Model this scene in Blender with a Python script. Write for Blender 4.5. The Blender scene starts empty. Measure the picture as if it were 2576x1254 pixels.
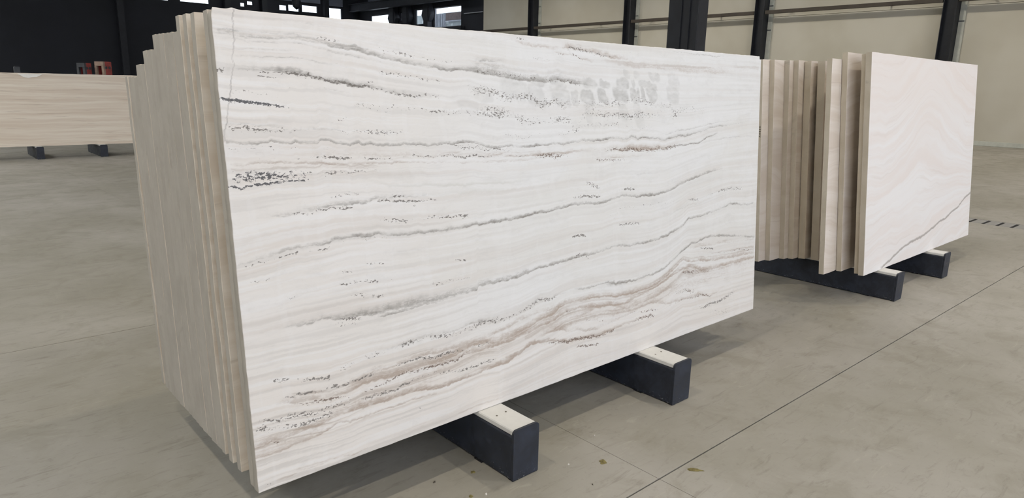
import bpy, bmesh, math, random
import numpy as np
from mathutils import Matrix, Vector

# ------------------------------------------------------------------ camera
SC = bpy.context.scene
COL = SC.collection
F_PX, YAW, PITCH, ROLL = 1735.734, 0.734895, 0.230694, 0.022674
cam_d = bpy.data.cameras.new('camera'); cam = bpy.data.objects.new('camera', cam_d); COL.objects.link(cam)
cam_d.sensor_fit = 'HORIZONTAL'; cam_d.sensor_width = 36.0; cam_d.lens = 36.0 * F_PX / 2576.0
cam_d.clip_start = 0.05; cam_d.clip_end = 400
_f0 = Vector((math.sin(YAW), math.cos(YAW), 0)); _r0 = Vector((math.cos(YAW), -math.sin(YAW), 0)); _up = Vector((0, 0, 1))
_fw = _f0 * math.cos(PITCH) - _up * math.sin(PITCH); _uc = _up * math.cos(PITCH) + _f0 * math.sin(PITCH)
_rt = _r0 * math.cos(ROLL) + _uc * math.sin(ROLL); _u2 = _uc * math.cos(ROLL) - _r0 * math.sin(ROLL)
cam.matrix_world = Matrix(((_rt.x, _u2.x, -_fw.x, 0), (_rt.y, _u2.y, -_fw.y, 0), (_rt.z, _u2.z, -_fw.z, 1.6), (0, 0, 0, 1)))
SC.camera = cam

# ------------------------------------------------------------------ light and exposure
WORLD_STRENGTH = 2.0
LAMP_POWER = 470.0
ROOF_FILL_POWER = 720.0
EXPOSURE = 0.02
world = bpy.data.worlds.new('overcast_sky'); SC.world = world; world.use_nodes = True
_bg = world.node_tree.nodes['Background']; _bg.inputs[0].default_value = (0.91, 0.955, 1.08, 1); _bg.inputs[1].default_value = WORLD_STRENGTH
SC.view_settings.view_transform = 'Standard'; SC.view_settings.look = 'None'
SC.view_settings.exposure = EXPOSURE; SC.view_settings.gamma = 1.0; SC.view_settings.use_curve_mapping = False
SC.cycles.use_adaptive_sampling = True; SC.cycles.adaptive_threshold = 0.07; SC.cycles.adaptive_min_samples = 12
SC.cycles.max_bounces = 5; SC.cycles.diffuse_bounces = 3; SC.cycles.glossy_bounces = 2; SC.cycles.transparent_max_bounces = 6
GATE = (-12.0, 20.0, 9.4, -9.0)          # x0, x1, height, y of the open gate behind the photographer
_pd = bpy.data.lights.new('gate_portal', 'AREA'); _pd.shape = 'RECTANGLE'; _pd.size = GATE[1] - GATE[0]; _pd.size_y = GATE[2]
_pd.cycles.is_portal = True
_po = bpy.data.objects.new('gate_portal', _pd); COL.objects.link(_po)
_po.location = ((GATE[0] + GATE[1]) / 2, GATE[3] + 0.02, GATE[2] / 2); _po.rotation_euler = (math.radians(90), 0, math.pi)

ROOF_FILLS = [(-7.0, 4.2, 26.0, 42.0), (21.0, 1.5, 27.0, 38.0)]      # x, width, middle y and length of the unseen roof strips added for ambient
for _x, _w, _y, _l in ROOF_FILLS:
    _ad = bpy.data.lights.new('roof_fill_light', 'AREA'); _ad.shape = 'RECTANGLE'; _ad.size = _w; _ad.size_y = _l
    _ad.energy = ROOF_FILL_POWER * _w * _l / 83.6 * (1.6 if _x < 0 else 1.0); _ad.color = (0.97, 0.99, 1.0)
    _ao = bpy.data.objects.new('roof_fill_light', _ad); COL.objects.link(_ao); _ao.location = (_x, _y, 9.93)

# ------------------------------------------------------------------ helpers
def lin(r, g, b):
    f = lambda c: (c / 255 / 12.92) if c / 255 <= 0.04045 else ((c / 255 + 0.055) / 1.055) ** 2.4
    return (f(r), f(g), f(b), 1.0)

class Nodes:
    """small wrapper that builds a node material from expressions"""
    def __init__(self, name):
        self.mat = bpy.data.materials.new(name); self.mat.use_nodes = True
        self.t = self.mat.node_tree; self.t.nodes.clear()
        self.out = self.t.nodes.new('ShaderNodeOutputMaterial')
    def put(self, sock, v):
        if v is None: return
        if isinstance(v, bpy.types.NodeSocket): self.t.links.new(v, sock)
        else: sock.default_value = v
    def new(self, typ, **kw):
        n = self.t.nodes.new(typ)
        for k, v in kw.items(): setattr(n, k, v)
        return n
    def math(self, op, a, b=None, c=None, clamp=False):
        n = self.new('ShaderNodeMath', operation=op, use_clamp=clamp)
        for i, v in enumerate((a, b, c)):
            if v is not None: self.put(n.inputs[i], v)
        return n.outputs[0]
    def step(self, v, a, b, lo=0.0, hi=1.0):
        n = self.new('ShaderNodeMapRange', interpolation_type='SMOOTHSTEP')
        for i, x in enumerate((v, a, b, lo, hi)): self.put(n.inputs[i], x)
        return n.outputs[0]
    def mix(self, f, a, b, blend='MIX'):
        n = self.new('ShaderNodeMix', data_type='RGBA', blend_type=blend)
        self.put(n.inputs[0], f); self.put(n.inputs[6], a); self.put(n.inputs[7], b)
        return n.outputs[2]
    def coord(self, which='Object'):
        return self.new('ShaderNodeTexCoord').outputs[which]
    def mapping(self, vec, scale=(1, 1, 1), loc=(0, 0, 0), rot=(0, 0, 0)):
        n = self.new('ShaderNodeMapping'); self.put(n.inputs[0], vec)
        n.inputs[1].default_value = loc; n.inputs[2].default_value = rot; n.inputs[3].default_value = scale
        return n.outputs[0]
    def noise(self, vec, scale=5.0, detail=4.0, rough=0.55, dist=0.0):
        n = self.new('ShaderNodeTexNoise'); self.put(n.inputs['Vector'], vec)
        n.inputs['Scale'].default_value = scale; n.inputs['Detail'].default_value = detail
        n.inputs['Roughness'].default_value = rough; n.inputs['Distortion'].default_value = dist
        return n.outputs[0]
    def voronoi(self, vec, scale=5.0, feature='F1', rnd=1.0):
        n = self.new('ShaderNodeTexVoronoi', feature=feature); self.put(n.inputs['Vector'], vec)
        n.inputs['Scale'].default_value = scale; n.inputs['Randomness'].default_value = rnd
        return n.outputs
    def attr(self, name):
        return self.new('ShaderNodeAttribute', attribute_name=name).outputs['Color']
    def split(self, c):
        n = self.new('ShaderNodeSeparateColor'); self.put(n.inputs[0], c); return n.outputs
    def vadd(self, a, b):
        n = self.new('ShaderNodeVectorMath', operation='ADD'); self.put(n.inputs[0], a); self.put(n.inputs[1], b); return n.outputs[0]
    def vscale(self, a, s):
        n = self.new('ShaderNodeVectorMath', operation='SCALE'); self.put(n.inputs[0], a); self.put(n.inputs[3], s); return n.outputs[0]
    def random(self):
        return self.new('ShaderNodeObjectInfo').outputs['Random']
    def bump(self, h, strength=0.2, dist=0.01):
        n = self.new('ShaderNodeBump'); n.inputs['Strength'].default_value = strength; n.inputs['Distance'].default_value = dist
        self.put(n.inputs['Height'], h); return n.outputs[0]
    def finish(self, color, rough=0.6, metal=0.0, normal=None, spec=0.5, emit=None, emit_s=0.0):
        b = self.new('ShaderNodeBsdfPrincipled')
        self.put(b.inputs['Base Color'], color); self.put(b.inputs['Roughness'], rough); self.put(b.inputs['Metallic'], metal)
        b.inputs['Specular IOR Level'].default_value = spec
        if normal is not None: self.put(b.inputs['Normal'], normal)
        if emit is not None: self.put(b.inputs['Emission Color'], emit); b.inputs['Emission Strength'].default_value = emit_s
        self.t.links.new(b.outputs[0], self.out.inputs[0])
        return self.mat

def tag(o, label=None, cat=None, group=None, kind=None):
    if label: o['label'] = label
    if cat: o['category'] = cat
    if group: o['group'] = group
    if kind: o['kind'] = kind
    return o

def empty(name, loc=(0, 0, 0), rot=(0, 0, 0)):
    o = bpy.data.objects.new(name, None); COL.objects.link(o); o.location = loc; o.rotation_euler = rot
    o.empty_display_size = 0.2
    return o

def link_mesh(name, me, mats, parent=None, loc=(0, 0, 0), rot=(0, 0, 0)):
    o = bpy.data.objects.new(name, me); COL.objects.link(o)
    for m in (mats if isinstance(mats, (list, tuple)) else [mats]):
        if len(me.materials) < 8 and m.name not in [x.name for x in me.materials]: me.materials.append(m)
    o.location = loc; o.rotation_euler = rot; o.parent = parent
    return o

class MB:
    """collects boxes and prisms into one mesh"""
    def __init__(self): self.bm = bmesh.new()
    def box(self, x0, x1, y0, y1, z0, z1, bevel=0.0, seg=1):
        r = bmesh.ops.create_cube(self.bm, size=1.0); vs = r['verts']
        for v in vs:
            v.co = Vector((x0 + (v.co.x + .5) * (x1 - x0), y0 + (v.co.y + .5) * (y1 - y0), z0 + (v.co.z + .5) * (z1 - z0)))
        if bevel > 0:
            es = {e for v in vs for e in v.link_edges}
            bmesh.ops.bevel(self.bm, geom=list(es), offset=bevel, segments=seg, affect='EDGES', profile=0.5)
        return self
    def prism(self, pts, axis, a0, a1):
        """polygon pts (u, v) extruded along axis from a0 to a1; axis x: (y, z), y: (x, z), z: (x, y)"""
        def P(u, v, a): return {'x': (a, u, v), 'y': (u, a, v), 'z': (u, v, a)}[axis]
        A = [self.bm.verts.new(P(u, v, a0)) for u, v in pts]; B = [self.bm.verts.new(P(u, v, a1)) for u, v in pts]
        n = len(pts); self.bm.faces.new(A); self.bm.faces.new(B[::-1])
        for i in range(n): self.bm.faces.new((A[i], B[i], B[(i + 1) % n], A[(i + 1) % n]))
        return self
    def lathe(self, prof, c=(0, 0, 0), seg=24):
        rings = []
        for r, z in prof:
            rings.append([self.bm.verts.new((c[0] + r * math.cos(2 * math.pi * i / seg), c[1] + r * math.sin(2 * math.pi * i / seg), c[2] + z)) for i in range(seg)])
        for a, b in zip(rings, rings[1:]):
            for i in range(seg): self.bm.faces.new((a[i], a[(i + 1) % seg], b[(i + 1) % seg], b[i]))
        self.bm.faces.new(rings[0][::-1]); self.bm.faces.new(rings[-1])
        return self
    def mesh(self, name):
        bmesh.ops.recalc_face_normals(self.bm, faces=self.bm.faces)
        me = bpy.data.meshes.new(name); self.bm.to_mesh(me); self.bm.free(); return me
    def build(self, name, mats, parent=None, loc=(0, 0, 0), rot=(0, 0, 0)):
        return link_mesh(name, self.mesh(name), mats, parent, loc, rot)

# numpy value noise, used to lay out the stone veins
def vnoise(x, y, seed):
    xi = np.floor(x).astype(np.int64); yi = np.floor(y).astype(np.int64); fx = x - xi; fy = y - yi
    fx = fx * fx * (3 - 2 * fx); fy = fy * fy * (3 - 2 * fy)
    def h(a, b):
        n = (a * 374761393 + b * 668265263 + seed * 1442695041) & 0xffffffff
        n = ((n ^ (n >> 13)) * 1274126177) & 0xffffffff
        return ((n ^ (n >> 16)) & 0xffff) / 65535.0
    return (h(xi, yi) * (1 - fx) + h(xi + 1, yi) * fx) * (1 - fy) + (h(xi, yi + 1) * (1 - fx) + h(xi + 1, yi + 1) * fx) * fy - 0.5
def fbm(x, y, seed, oct=3, rough=0.5):
    s = 0; a = 1.0
    for o in range(oct): s = s + a * vnoise(x * 2 ** o, y * 2 ** o, seed + o * 17); a *= rough
    return s

# ------------------------------------------------------------------ materials
def mat_concrete():
    N = Nodes('polished_concrete'); c = N.coord('Object'); rnd = N.random()
    off = N.new('ShaderNodeCombineXYZ'); N.put(off.inputs[0], N.math('MULTIPLY', rnd, 40.0)); N.put(off.inputs[1], N.math('MULTIPLY', rnd, 71.0))
    geo = N.new('ShaderNodeNewGeometry').outputs['Position']
    big = N.noise(geo, 0.55, 5, 0.6, 0.4); mid = N.noise(geo, 3.2, 6, 0.65, 0.6); fine = N.noise(geo, 26.0, 5, 0.7)
    streak = N.noise(N.mapping(geo, (3.0, 14.0, 1), (0, 0, 0), (0, 0, 0.35)), 1.6, 6, 0.7, 0.8)
    col = N.mix(N.step(big, 0.35, 0.65), lin(151, 147, 136), lin(168, 164, 156))
    col = N.mix(N.math('MULTIPLY', N.step(mid, 0.48, 0.70), 0.45), col, lin(136, 131, 117))
    col = N.mix(N.math('MULTIPLY', N.step(streak, 0.53, 0.72), 0.55), col, lin(126, 121, 110))
    col = N.mix(N.math('MULTIPLY', N.step(streak, 0.42, 0.28), 0.30), col, lin(187, 182, 170))
    col = N.mix(N.math('MULTIPLY', N.step(fine, 0.56, 0.74), 0.30), col, lin(110, 106, 95))
    col = N.mix(N.math('MULTIPLY', N.math('SUBTRACT', rnd, 0.3), 0.08), col, lin(150, 150, 128))
    h = N.math('ADD', N.math('MULTIPLY', fine, 0.5), streak)
    return N.finish(col, N.step(mid, 0.3, 0.7, 0.42, 0.60), 0, N.bump(h, 0.10, 0.004), 0.35)

def mat_stone(name, light, warm, vein, strata=1.0, sgn=1.0, vein_amt=0.5, tone=0.0):
    """banded travertine for the slab faces; local x runs along the slab, z up it"""
    N = Nodes(name); c = N.coord('Object'); rnd = N.random()
    off = N.new('ShaderNodeCombineXYZ'); N.put(off.inputs[0], N.math('MULTIPLY', rnd, 13.0)); N.put(off.inputs[2], N.math('MULTIPLY', rnd, 29.0))
    q = N.vadd(c, off.outputs[0])
    warp = N.noise(N.mapping(q, (0.9, 0.9, 1.1)), 1.0, 3, 0.5)
    sep = N.new('ShaderNodeSeparateXYZ'); N.put(sep.inputs[0], q)
    lay = N.math('ADD', N.math('MULTIPLY', sep.outputs[2], strata), N.math('MULTIPLY', warp, 0.9 * sgn))
    cv = N.new('ShaderNodeCombineXYZ'); N.put(cv.inputs[0], N.math('MULTIPLY', sep.outputs[0], 0.35)); N.put(cv.inputs[2], N.math('MULTIPLY', lay, 9.0))
    band = N.noise(cv.outputs[0], 1.0, 6, 0.62); band2 = N.noise(N.vadd(cv.outputs[0], (31.0, 0, 7.0)), 2.3, 5, 0.65)
    fine = N.noise(N.mapping(q, (30, 30, 90)), 1.0, 4, 0.6)
    col = N.mix(N.step(band, 0.36, 0.62), light, warm)
    col = N.mix(N.math('MULTIPLY', N.step(band2, 0.56, 0.72), vein_amt), col, vein)
    pits = N.math('MULTIPLY', N.step(fine, 0.68, 0.74), N.step(band2, 0.5, 0.64))
    col = N.mix(N.math('MULTIPLY', pits, 0.55), col, lin(112, 102, 92))
    return N.finish(col, 0.5, 0, N.bump(fine, 0.05, 0.003), 0.3)

def mat_sawn(name, a, b):
    """sawn slab ends: streaks run along the long side of the cut"""
    N = Nodes(name); c = N.coord('Object'); rnd = N.random()
    off = N.new('ShaderNodeCombineXYZ'); N.put(off.inputs[2], N.math('MULTIPLY', rnd, 37.0)); N.put(off.inputs[1], N.math('MULTIPLY', rnd, 5.0))
    q = N.vadd(c, off.outputs[0])
    st = N.noise(N.mapping(q, (4.0, 70.0, 1.2)), 1.0, 4, 0.6); blot = N.noise(N.mapping(q, (4, 4, 5.0)), 1.0, 5, 0.62, 0.5)
    dirt = N.noise(N.mapping(q, (25, 25, 60)), 1.0, 3, 0.6)
    col = N.mix(N.step(blot, 0.3, 0.7), a, b)
    col = N.mix(N.math('MULTIPLY', N.step(st, 0.5, 0.7), 0.3), col, lin(178, 174, 165))
    col = N.mix(N.math('MULTIPLY', N.step(blot, 0.60, 0.74), 0.45), col, lin(128, 121, 110))
    col = N.mix(N.math('MULTIPLY', N.math('MULTIPLY', N.step(dirt, 0.70, 0.76), N.step(blot, 0.54, 0.62)), 0.7), col, lin(88, 82, 76))
    col = N.mix(N.math('MULTIPLY', N.math('SUBTRACT', rnd, 0.2), 0.22), col, lin(156, 150, 140))
    return N.finish(col, 0.75, 0, N.bump(st, 0.06, 0.003), 0.2)

def mat_plain(name, col, rough=0.6, var=0.08, scale=6.0, metal=0.0, spec=0.5):
    N = Nodes(name); c = N.coord('Object'); n = N.noise(c, scale, 5, 0.6)
    dark = tuple(x * (1 - 3 * var) for x in col[:3]) + (1,); lite = tuple(min(1, x * (1 + 2 * var)) for x in col[:3]) + (1,)
    return N.finish(N.mix(N.step(n, 0.3, 0.7), dark, lite), rough, metal, None, spec)

def mat_black_steel():
    N = Nodes('black_painted_steel'); c = N.coord('Object')
    n = N.noise(c, 14.0, 6, 0.7, 0.6); s = N.noise(N.mapping(c, (20, 20, 6)), 2.0, 6, 0.75)
    col = N.mix(N.step(n, 0.35, 0.7), lin(34, 38, 46), lin(48, 53, 64))
    col = N.mix(N.math('MULTIPLY', N.step(s, 0.62, 0.78), 0.35), col, lin(104, 112, 126))
    sep = N.new('ShaderNodeSeparateXYZ'); N.put(sep.inputs[0], c)
    scr = N.noise(N.mapping(c, (40, 40, 60)), 1.3, 4, 0.8)
    low = N.math('MULTIPLY', N.step(sep.outputs[2], 0.05, 0.012), N.step(scr, 0.60, 0.68))
    col = N.mix(N.math('MULTIPLY', low, 0.8), col, lin(190, 192, 196))
    return N.finish(col, N.step(n, 0.3, 0.7, 0.42, 0.62), 0, N.bump(n, 0.08, 0.003), 0.4)

def mat_wall_panel():
    N = Nodes('precast_wall_panel'); g = N.new('ShaderNodeNewGeometry').outputs['Position']
    a = N.noise(g, 0.35, 3, 0.6); b = N.noise(N.mapping(g, (1, 1, 2.5)), 1.8, 6, 0.7, 0.5)
    col = N.mix(N.step(a, 0.35, 0.65), lin(186, 181, 166), lin(196, 192, 179))
    sep = N.new('ShaderNodeSeparateXYZ'); N.put(sep.inputs[0], g)
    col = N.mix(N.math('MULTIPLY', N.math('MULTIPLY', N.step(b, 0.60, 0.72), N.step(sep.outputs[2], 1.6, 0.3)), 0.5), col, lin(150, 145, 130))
    return N.finish(col, 0.8, 0, None, 0.2)

M_CONC = mat_concrete()
M_JOINT = mat_plain('joint_filler', lin(52, 48, 42), 0.9)
M_STEEL = mat_black_steel()
M_PAD = mat_plain('white_pad_plastic', lin(211, 210, 205), 0.55, 0.02, 9.0)
M_SCREW = mat_plain('dull_screw_metal', lin(120, 112, 100), 0.5, 0.1, 40.0, 0.6)
M_RUBBER = mat_plain('black_foot_rubber', lin(20, 21, 24), 0.8)
M_FACE = mat_stone('travertine_face', lin(214, 205, 190), lin(200, 188, 170), lin(168, 155, 138), 1.0, 0.35, 0.55)
M_FACE_R = mat_stone('pinkish_travertine_face', lin(226, 217, 206), lin(214, 202, 188), lin(188, 172, 156), 1.0, 0.6, 0.4)
M_FACE_L = mat_stone('beige_travertine_face', lin(240, 229, 212), lin(224, 208, 188), lin(184, 164, 144), 1.3, 0.18, 0.85)
M_EDGE = mat_sawn('sawn_travertine_edge', lin(160, 155, 146), lin(172, 167, 158))
M_EDGE_R = mat_sawn('sawn_cream_edge', lin(186, 176, 158), lin(198, 189, 173))
M_CHIP = mat_plain('broken_white_stone', lin(252, 248, 240), 0.8, 0.02)
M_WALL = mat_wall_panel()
M_DARKWALL = mat_plain('dark_navy_cladding', lin(25, 28, 37), 0.7, 0.06, 0.5)
M_DARKSTEEL = mat_plain('dark_structural_steel', lin(30, 33, 40), 0.6, 0.08, 3.0)
M_GREYPANEL = mat_plain('grey_blue_panel', lin(112, 118, 132), 0.6, 0.04, 1.0)
M_STRIP = mat_plain('pale_grey_joint_strip', lin(186, 188, 178), 0.7, 0.04, 3.0)
M_RAIL = mat_plain('brown_grey_rail_steel', lin(66, 58, 50), 0.6, 0.05, 3.0)
M_FRAME = mat_plain('aluminium_window_frame', lin(150, 154, 162), 0.5, 0.04, 3.0)
M_ROOF = mat_plain('grey_roof_sheet', lin(150, 150, 150), 0.8, 0.04, 0.5)
M_RED = mat_plain('red_painted_iron', lin(150, 62, 58), 0.6, 0.1, 9.0)
M_TAN = mat_plain('dusty_tan_iron', lin(150, 128, 112), 0.75, 0.08, 9.0)
M_GREY = mat_plain('dark_grey_iron', lin(66, 68, 72), 0.7)
M_SLOT = mat_plain('dark_drain_slot', lin(28, 27, 26), 0.9)
M_COVER = mat_plain('grey_drain_concrete', lin(150, 148, 144), 0.7, 0.05, 8.0)
M_LEAF = mat_plain('dry_olive_scrap', lin(122, 112, 66), 0.8, 0.12, 60.0)
M_CHIPW = mat_plain('white_stone_chip', lin(214, 210, 202), 0.8)
M_CHIPD = mat_plain('dark_stone_chip', lin(84, 78, 66), 0.8)
M_INK = mat_plain('grey_marker_ink', lin(84, 80, 78), 0.8)
M_BROWN = mat_plain('brown_shutter', lin(92, 78, 74), 0.6)
M_EXT = mat_plain('pale_outdoor_cladding', lin(150, 158, 158), 0.7, 0.04, 1.0)
M_REFL = mat_plain('lamp_reflector_aluminium', lin(180, 182, 184), 0.35, 0.03, 5.0, 0.8)
def mat_glass():
    N = Nodes('window_glass'); t = N.new('ShaderNodeBsdfTransparent'); g = N.new('ShaderNodeBsdfGlossy'); g.inputs['Roughness'].default_value = 0.02
    n = N.noise(N.coord('Object'), 2.0); N.put(t.inputs[0], N.mix(n, (0.93, 0.96, 0.97, 1), (0.96, 0.98, 0.98, 1)))
    m = N.new('ShaderNodeMixShader'); m.inputs[0].default_value = 0.05
    N.t.links.new(t.outputs[0], m.inputs[1]); N.t.links.new(g.outputs[0], m.inputs[2]); N.t.links.new(m.outputs[0], N.out.inputs[0]); return N.mat
M_GLASS = mat_glass()
def mat_lamp():
    N = Nodes('lamp_diffuser'); n = N.noise(N.coord('Object'), 3.0)
    return N.finish((1, 0.97, 0.9, 1), 0.4, 0, None, 0.3, N.mix(n, (1.0, 0.95, 0.86, 1), (1.0, 0.96, 0.88, 1)), 12.0)
M_LAMP = mat_lamp()
def mat_fill_pane():
    N = Nodes('glowing_fill_sheet'); n = N.noise(N.coord('Object'), 0.6)
    return N.finish((0.9, 0.92, 0.95, 1), 0.6, 0, None, 0.2, N.mix(n, (0.95, 0.98, 1.0, 1), (0.98, 1.0, 1.0, 1)), 1.5)  # self-glowing sheet, only for the added panes under the roof
M_FILL_PANE = mat_fill_pane()

# ------------------------------------------------------------------ the setting
XW, YB, YF, XL, ZR = 27.8, 48.7, -9.0, -14.0, 10.0
# floor: cast bays divided by saw-cut joints
fb = MB().box(XL, XW, YF, YB, -0.20, -0.012).build('floor', M_JOINT); tag(fb, kind='structure')
ys = [1.512 + 3.32 * k for k in range(-5, 15)]; ys = [YF] + [y for y in ys if YF + .3 < y < YB - .3] + [YB]
xs = [XL, -8.0, -2.9, 2.235, 10.475, 10.855, 16.5, 22.0, XW]
for i in range(len(xs) - 1):
    if xs[i] == 10.475: continue
    for j in range(len(ys) - 1):
        x0, x1, y0, y1 = xs[i] + .0013, xs[i + 1] - .0013, ys[j] + .0034, ys[j + 1] - .0034
        me = MB().box(0, x1 - x0, 0, y1 - y0, -0.012, 0).mesh('floor_bay')
        link_mesh('floor_bay', me, M_CONC, fb, (x0, y0, 0))
# drainage channel with cover bars
ch = MB().box(10.475, 10.855, YF, YB, -0.011, -0.008).build('drain_channel', M_SLOT, fb)
cov = MB().box(0, 0.364, 0, 0.118, -0.008, -0.001, 0.003).mesh('drain_cover')
for k in range(-26, 14):
    y = 2.335 + 0.157 * k
    link_mesh('drain_cover', cov, M_COVER, fb, (10.483, y, 0))
tail = MB().box(10.483, 10.847, 2.335 + 0.157 * 14, YB, -0.008, -0.001).build('drain_cover_strip', M_COVER, fb)
tail2 = MB().box(10.483, 10.847, YF, 2.335 - 0.157 * 26 - .03, -0.008, -0.001).build('drain_cover_strip', M_COVER, fb)

# right wall: precast panels between dark steel columns, dark glazed end
wr = MB().box(XW + .02, XW + .25, YF, 33.75, 0, ZR).build('wall_right', M_WALL); tag(wr, kind='structure')
COLY = [8.47 - 6.88 * 2 + .5, 8.47 - 6.88, 8.47, 15.44, 22.34, 29.10]
edges = [YF] + COLY + [33.75]
for a, b in zip(edges, edges[1:]):
    for z0, z1 in ((0.0, 4.62), (4.63, ZR)):
        y0, y1 = a + .012, b - .012
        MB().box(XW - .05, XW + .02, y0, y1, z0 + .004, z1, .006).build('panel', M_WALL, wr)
for i, y in enumerate(COLY):
    c = empty('wall_column', (XW, y, 0)); tag(c, ['dark steel column on beige wall behind the photographer side', 'dark steel column on beige wall right of the frame', 'leaning dark column on beige wall above the right slab stack', 'dark column on beige wall between thick pillar and right slab stack', 'thin dark wall column just left of the thick dark pillar', 'leftmost thin dark column on the beige wall'][i], 'column', 'columns along the beige wall')
    MB().box(-.52, -.06, .19, .21, 0, ZR).box(-.52, -.06, -.21, -.19, 0, ZR).box(-.30, -.28, -.19, .19, 0, ZR).build('steel_section', M_DARKSTEEL, c)
    MB().box(-.13, -.052, -.40, -.215, 0, ZR, .005).build('joint_strip', M_STRIP, c)
    for z in (2.2, 4.1, 5.05, 5.9):
        MB().box(-.155, -.12, -.39, -.22, z, z + .03).build('clamp', M_GREY, c)
for i, (a, b) in enumerate(zip(edges[1:], edges[2:])):
    r = MB().box(XW - .50, XW - .40, a + .24, b - .24, 4.72, 4.86, .01).box(XW - .41, XW - .05, a + 2, a + 2.06, 4.76, 4.81).box(XW - .41, XW - .05, b - 1.2, b - 1.14, 4.76, 4.81).build('wall_rail', M_RAIL)
    tag(r, ['brown steel rail on beige wall behind the photographer', 'brown steel rail on beige wall beyond the right frame edge', 'brown steel rail on beige wall between two rightmost dark columns', 'brown steel rail on beige wall behind the thick dark pillar', 'brown steel rail on beige wall left of the thick pillar', 'short brown rail at the leftmost beige wall bay'][i], 'rail', 'rails along the beige wall')
tb = MB().box(XW - .12, XW - .05, YF, 33.7, 0, .16, .01).build('baseboard_right', M_STRIP); tag(tb, kind='structure')

# dark glazed part of the right wall and the dark back wall, each with real openings
def holed_wall(name, axis, at, thick, a0, a1, z1, holes, mat):
    m = MB(); cuts = sorted({a0, a1} | {h[0] for h in holes} | {h[1] for h in holes})
    for u0, u1 in zip(cuts, cuts[1:]):
        zs = [0.0]
        for h in sorted(holes, key=lambda h: h[2]):
            if h[0] <= u0 + 1e-6 and h[1] >= u1 - 1e-6: zs += [h[2], h[3]]
        zs.append(z1)
        for za, zb in zip(zs[::2], zs[1::2]):
            if axis == 'y': m.box(at, at + thick, u0, u1, za, zb)
            else: m.box(u0, u1, at, at + thick, za, zb)
    return m.build(name, mat)
HR = [(36.0, 38.93, 5.27, 6.53), (39.66, 41.15, 5.55, 6.56), (42.42, 42.98, 5.9, 6.50), (44.0, 47.05, 5.4, 6.50)]
wd = holed_wall('wall_side', 'y', XW, .22, 33.75, YB + .2, ZR, HR, M_DARKWALL); tag(wd, kind='structure')
HB = [(13.35, 14.42, 6.40, 7.4), (15.06, 16.90, 6.42, 7.4), (18.90, 19.24, 6.46, 6.76), (19.36, 19.80, 6.60, 6.90), (21.62, 22.20, 6.46, 6.86), (22.28, 23.12, 6.46, 6.94), (23.30, 24.52, 6.48, 7.0), (25.20, 26.46, 4.6, 7.0)]
wb = holed_wall('wall_back', 'x', YB, .22, XL, XW + .22, ZR, HB, M_DARKWALL); tag(wb, kind='structure')
n = 0
for k, (a, b, z0, z1) in enumerate(HR):
    n += 1; w = empty('window_%d' % n, (XW + .1, (a + b) / 2, z0)); tag(w, kind='structure')
    d = (b - a) / 2; hh = z1 - z0
    MB().box(-.03, .03, -d, d, 0, .05).box(-.03, .03, -d, d, hh - .05, hh).box(-.03, .03, -d, -d + .05, .05, hh - .05).box(-.03, .03, d - .05, d, .05, hh - .05).build('window_frame', M_FRAME if k == 0 else M_DARKSTEEL, w)
    MB().box(-.004, .004, -d + .04, d - .04, .04, hh - .04).build('pane', M_GLASS, w)
for k, (a, b, z0, z1) in enumerate(HB):
    n += 1; w = empty('window_%d' % n, ((a + b) / 2, YB + .1, z0)); tag(w, kind='structure')
    d = (b - a) / 2; hh = z1 - z0
    MB().box(-d, d, -.03, .03, 0, .04).box(-d, d, -.03, .03, hh - .04, hh).box(-d, -d + .04, -.03, .03, .04, hh - .04).box(d - .04, d, -.03, .03, .04, hh - .04).build('window_frame', M_DARKSTEEL, w)
    MB().box(-d + .03, d - .03, -.004, .004, .03, hh - .03).build('pane', M_GLASS, w)
# grey-blue inner panels over the glazing
for (a, b, z0, z1, lab) in ((25.15, 26.5, 7.1, 8.6, 'grey blue panel over the tall bright opening'), (21.2, 24.7, 7.15, 8.0, 'grey blue panel over the row of back windows')):
    tag(MB().box(a, b, YB - .08, YB - .02, z0, z1, .01).build('infill_panel', M_GREYPANEL), lab, 'panel')
tag(MB().box(XW - .08, XW - .02, 43.9, 47.1, 6.85, 8.4, .01).build('infill_panel', M_GREYPANEL), 'grey panel high above the bright window at the dark corner', 'panel')
tag(MB().box(XW - .10, XW - .02, 33.8, 35.6, 5.95, 6.0).build('conduit', M_FRAME), 'thin pale conduit on the dark wall beside the beige wall', 'conduit')
# dark columns with haunches in front of the glazing
for (y, lab) in ((41.75, 'dark haunched column between the small bright windows'), (43.45, 'dark haunched column left of the narrowest bright window'), (39.3, 'dark haunched column left of the window showing a brown shutter')):
    c = empty('portal_column', (XW - .21, y, 0)); tag(c, lab, 'column', 'dark columns by the glazed wall')
    MB().box(-.2, .2, -.24, .24, 0, ZR).build('steel_section', M_DARKSTEEL, c)
    MB().prism([(-.52, 6.1), (-.24, 5.65), (.24, 5.65), (.52, 6.1), (.30, 6.7), (-.30, 6.7)], 'x', -.16, .16).build('bracket', M_DARKSTEEL, c)
g = empty('crane_girder', (0, 0, 0)); tag(g, 'dark crane runway girder along the glazed dark wall', 'girder')
MB().box(XW - .92, XW - .57, 34.2, 48.5, 6.75, 6.80).box(XW - .77, XW - .72, 34.2, 48.5, 6.8, 7.25).box(XW - .92, XW - .57, 34.2, 48.5, 7.25, 7.30).build('beam', M_DARKSTEEL, g)
tag(MB().box(XW - .35, XW - .05, 35.6, 46.2, 5.05, 5.24, .01).build('window_ledge', M_DARKSTEEL), 'dark ledge running under the bright side windows', 'ledge')
hk = empty('hoist_block', (22.62, YB - .6, 6.55)); tag(hk, 'dark rounded hoist block hanging before the back windows', 'hoist')
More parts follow.
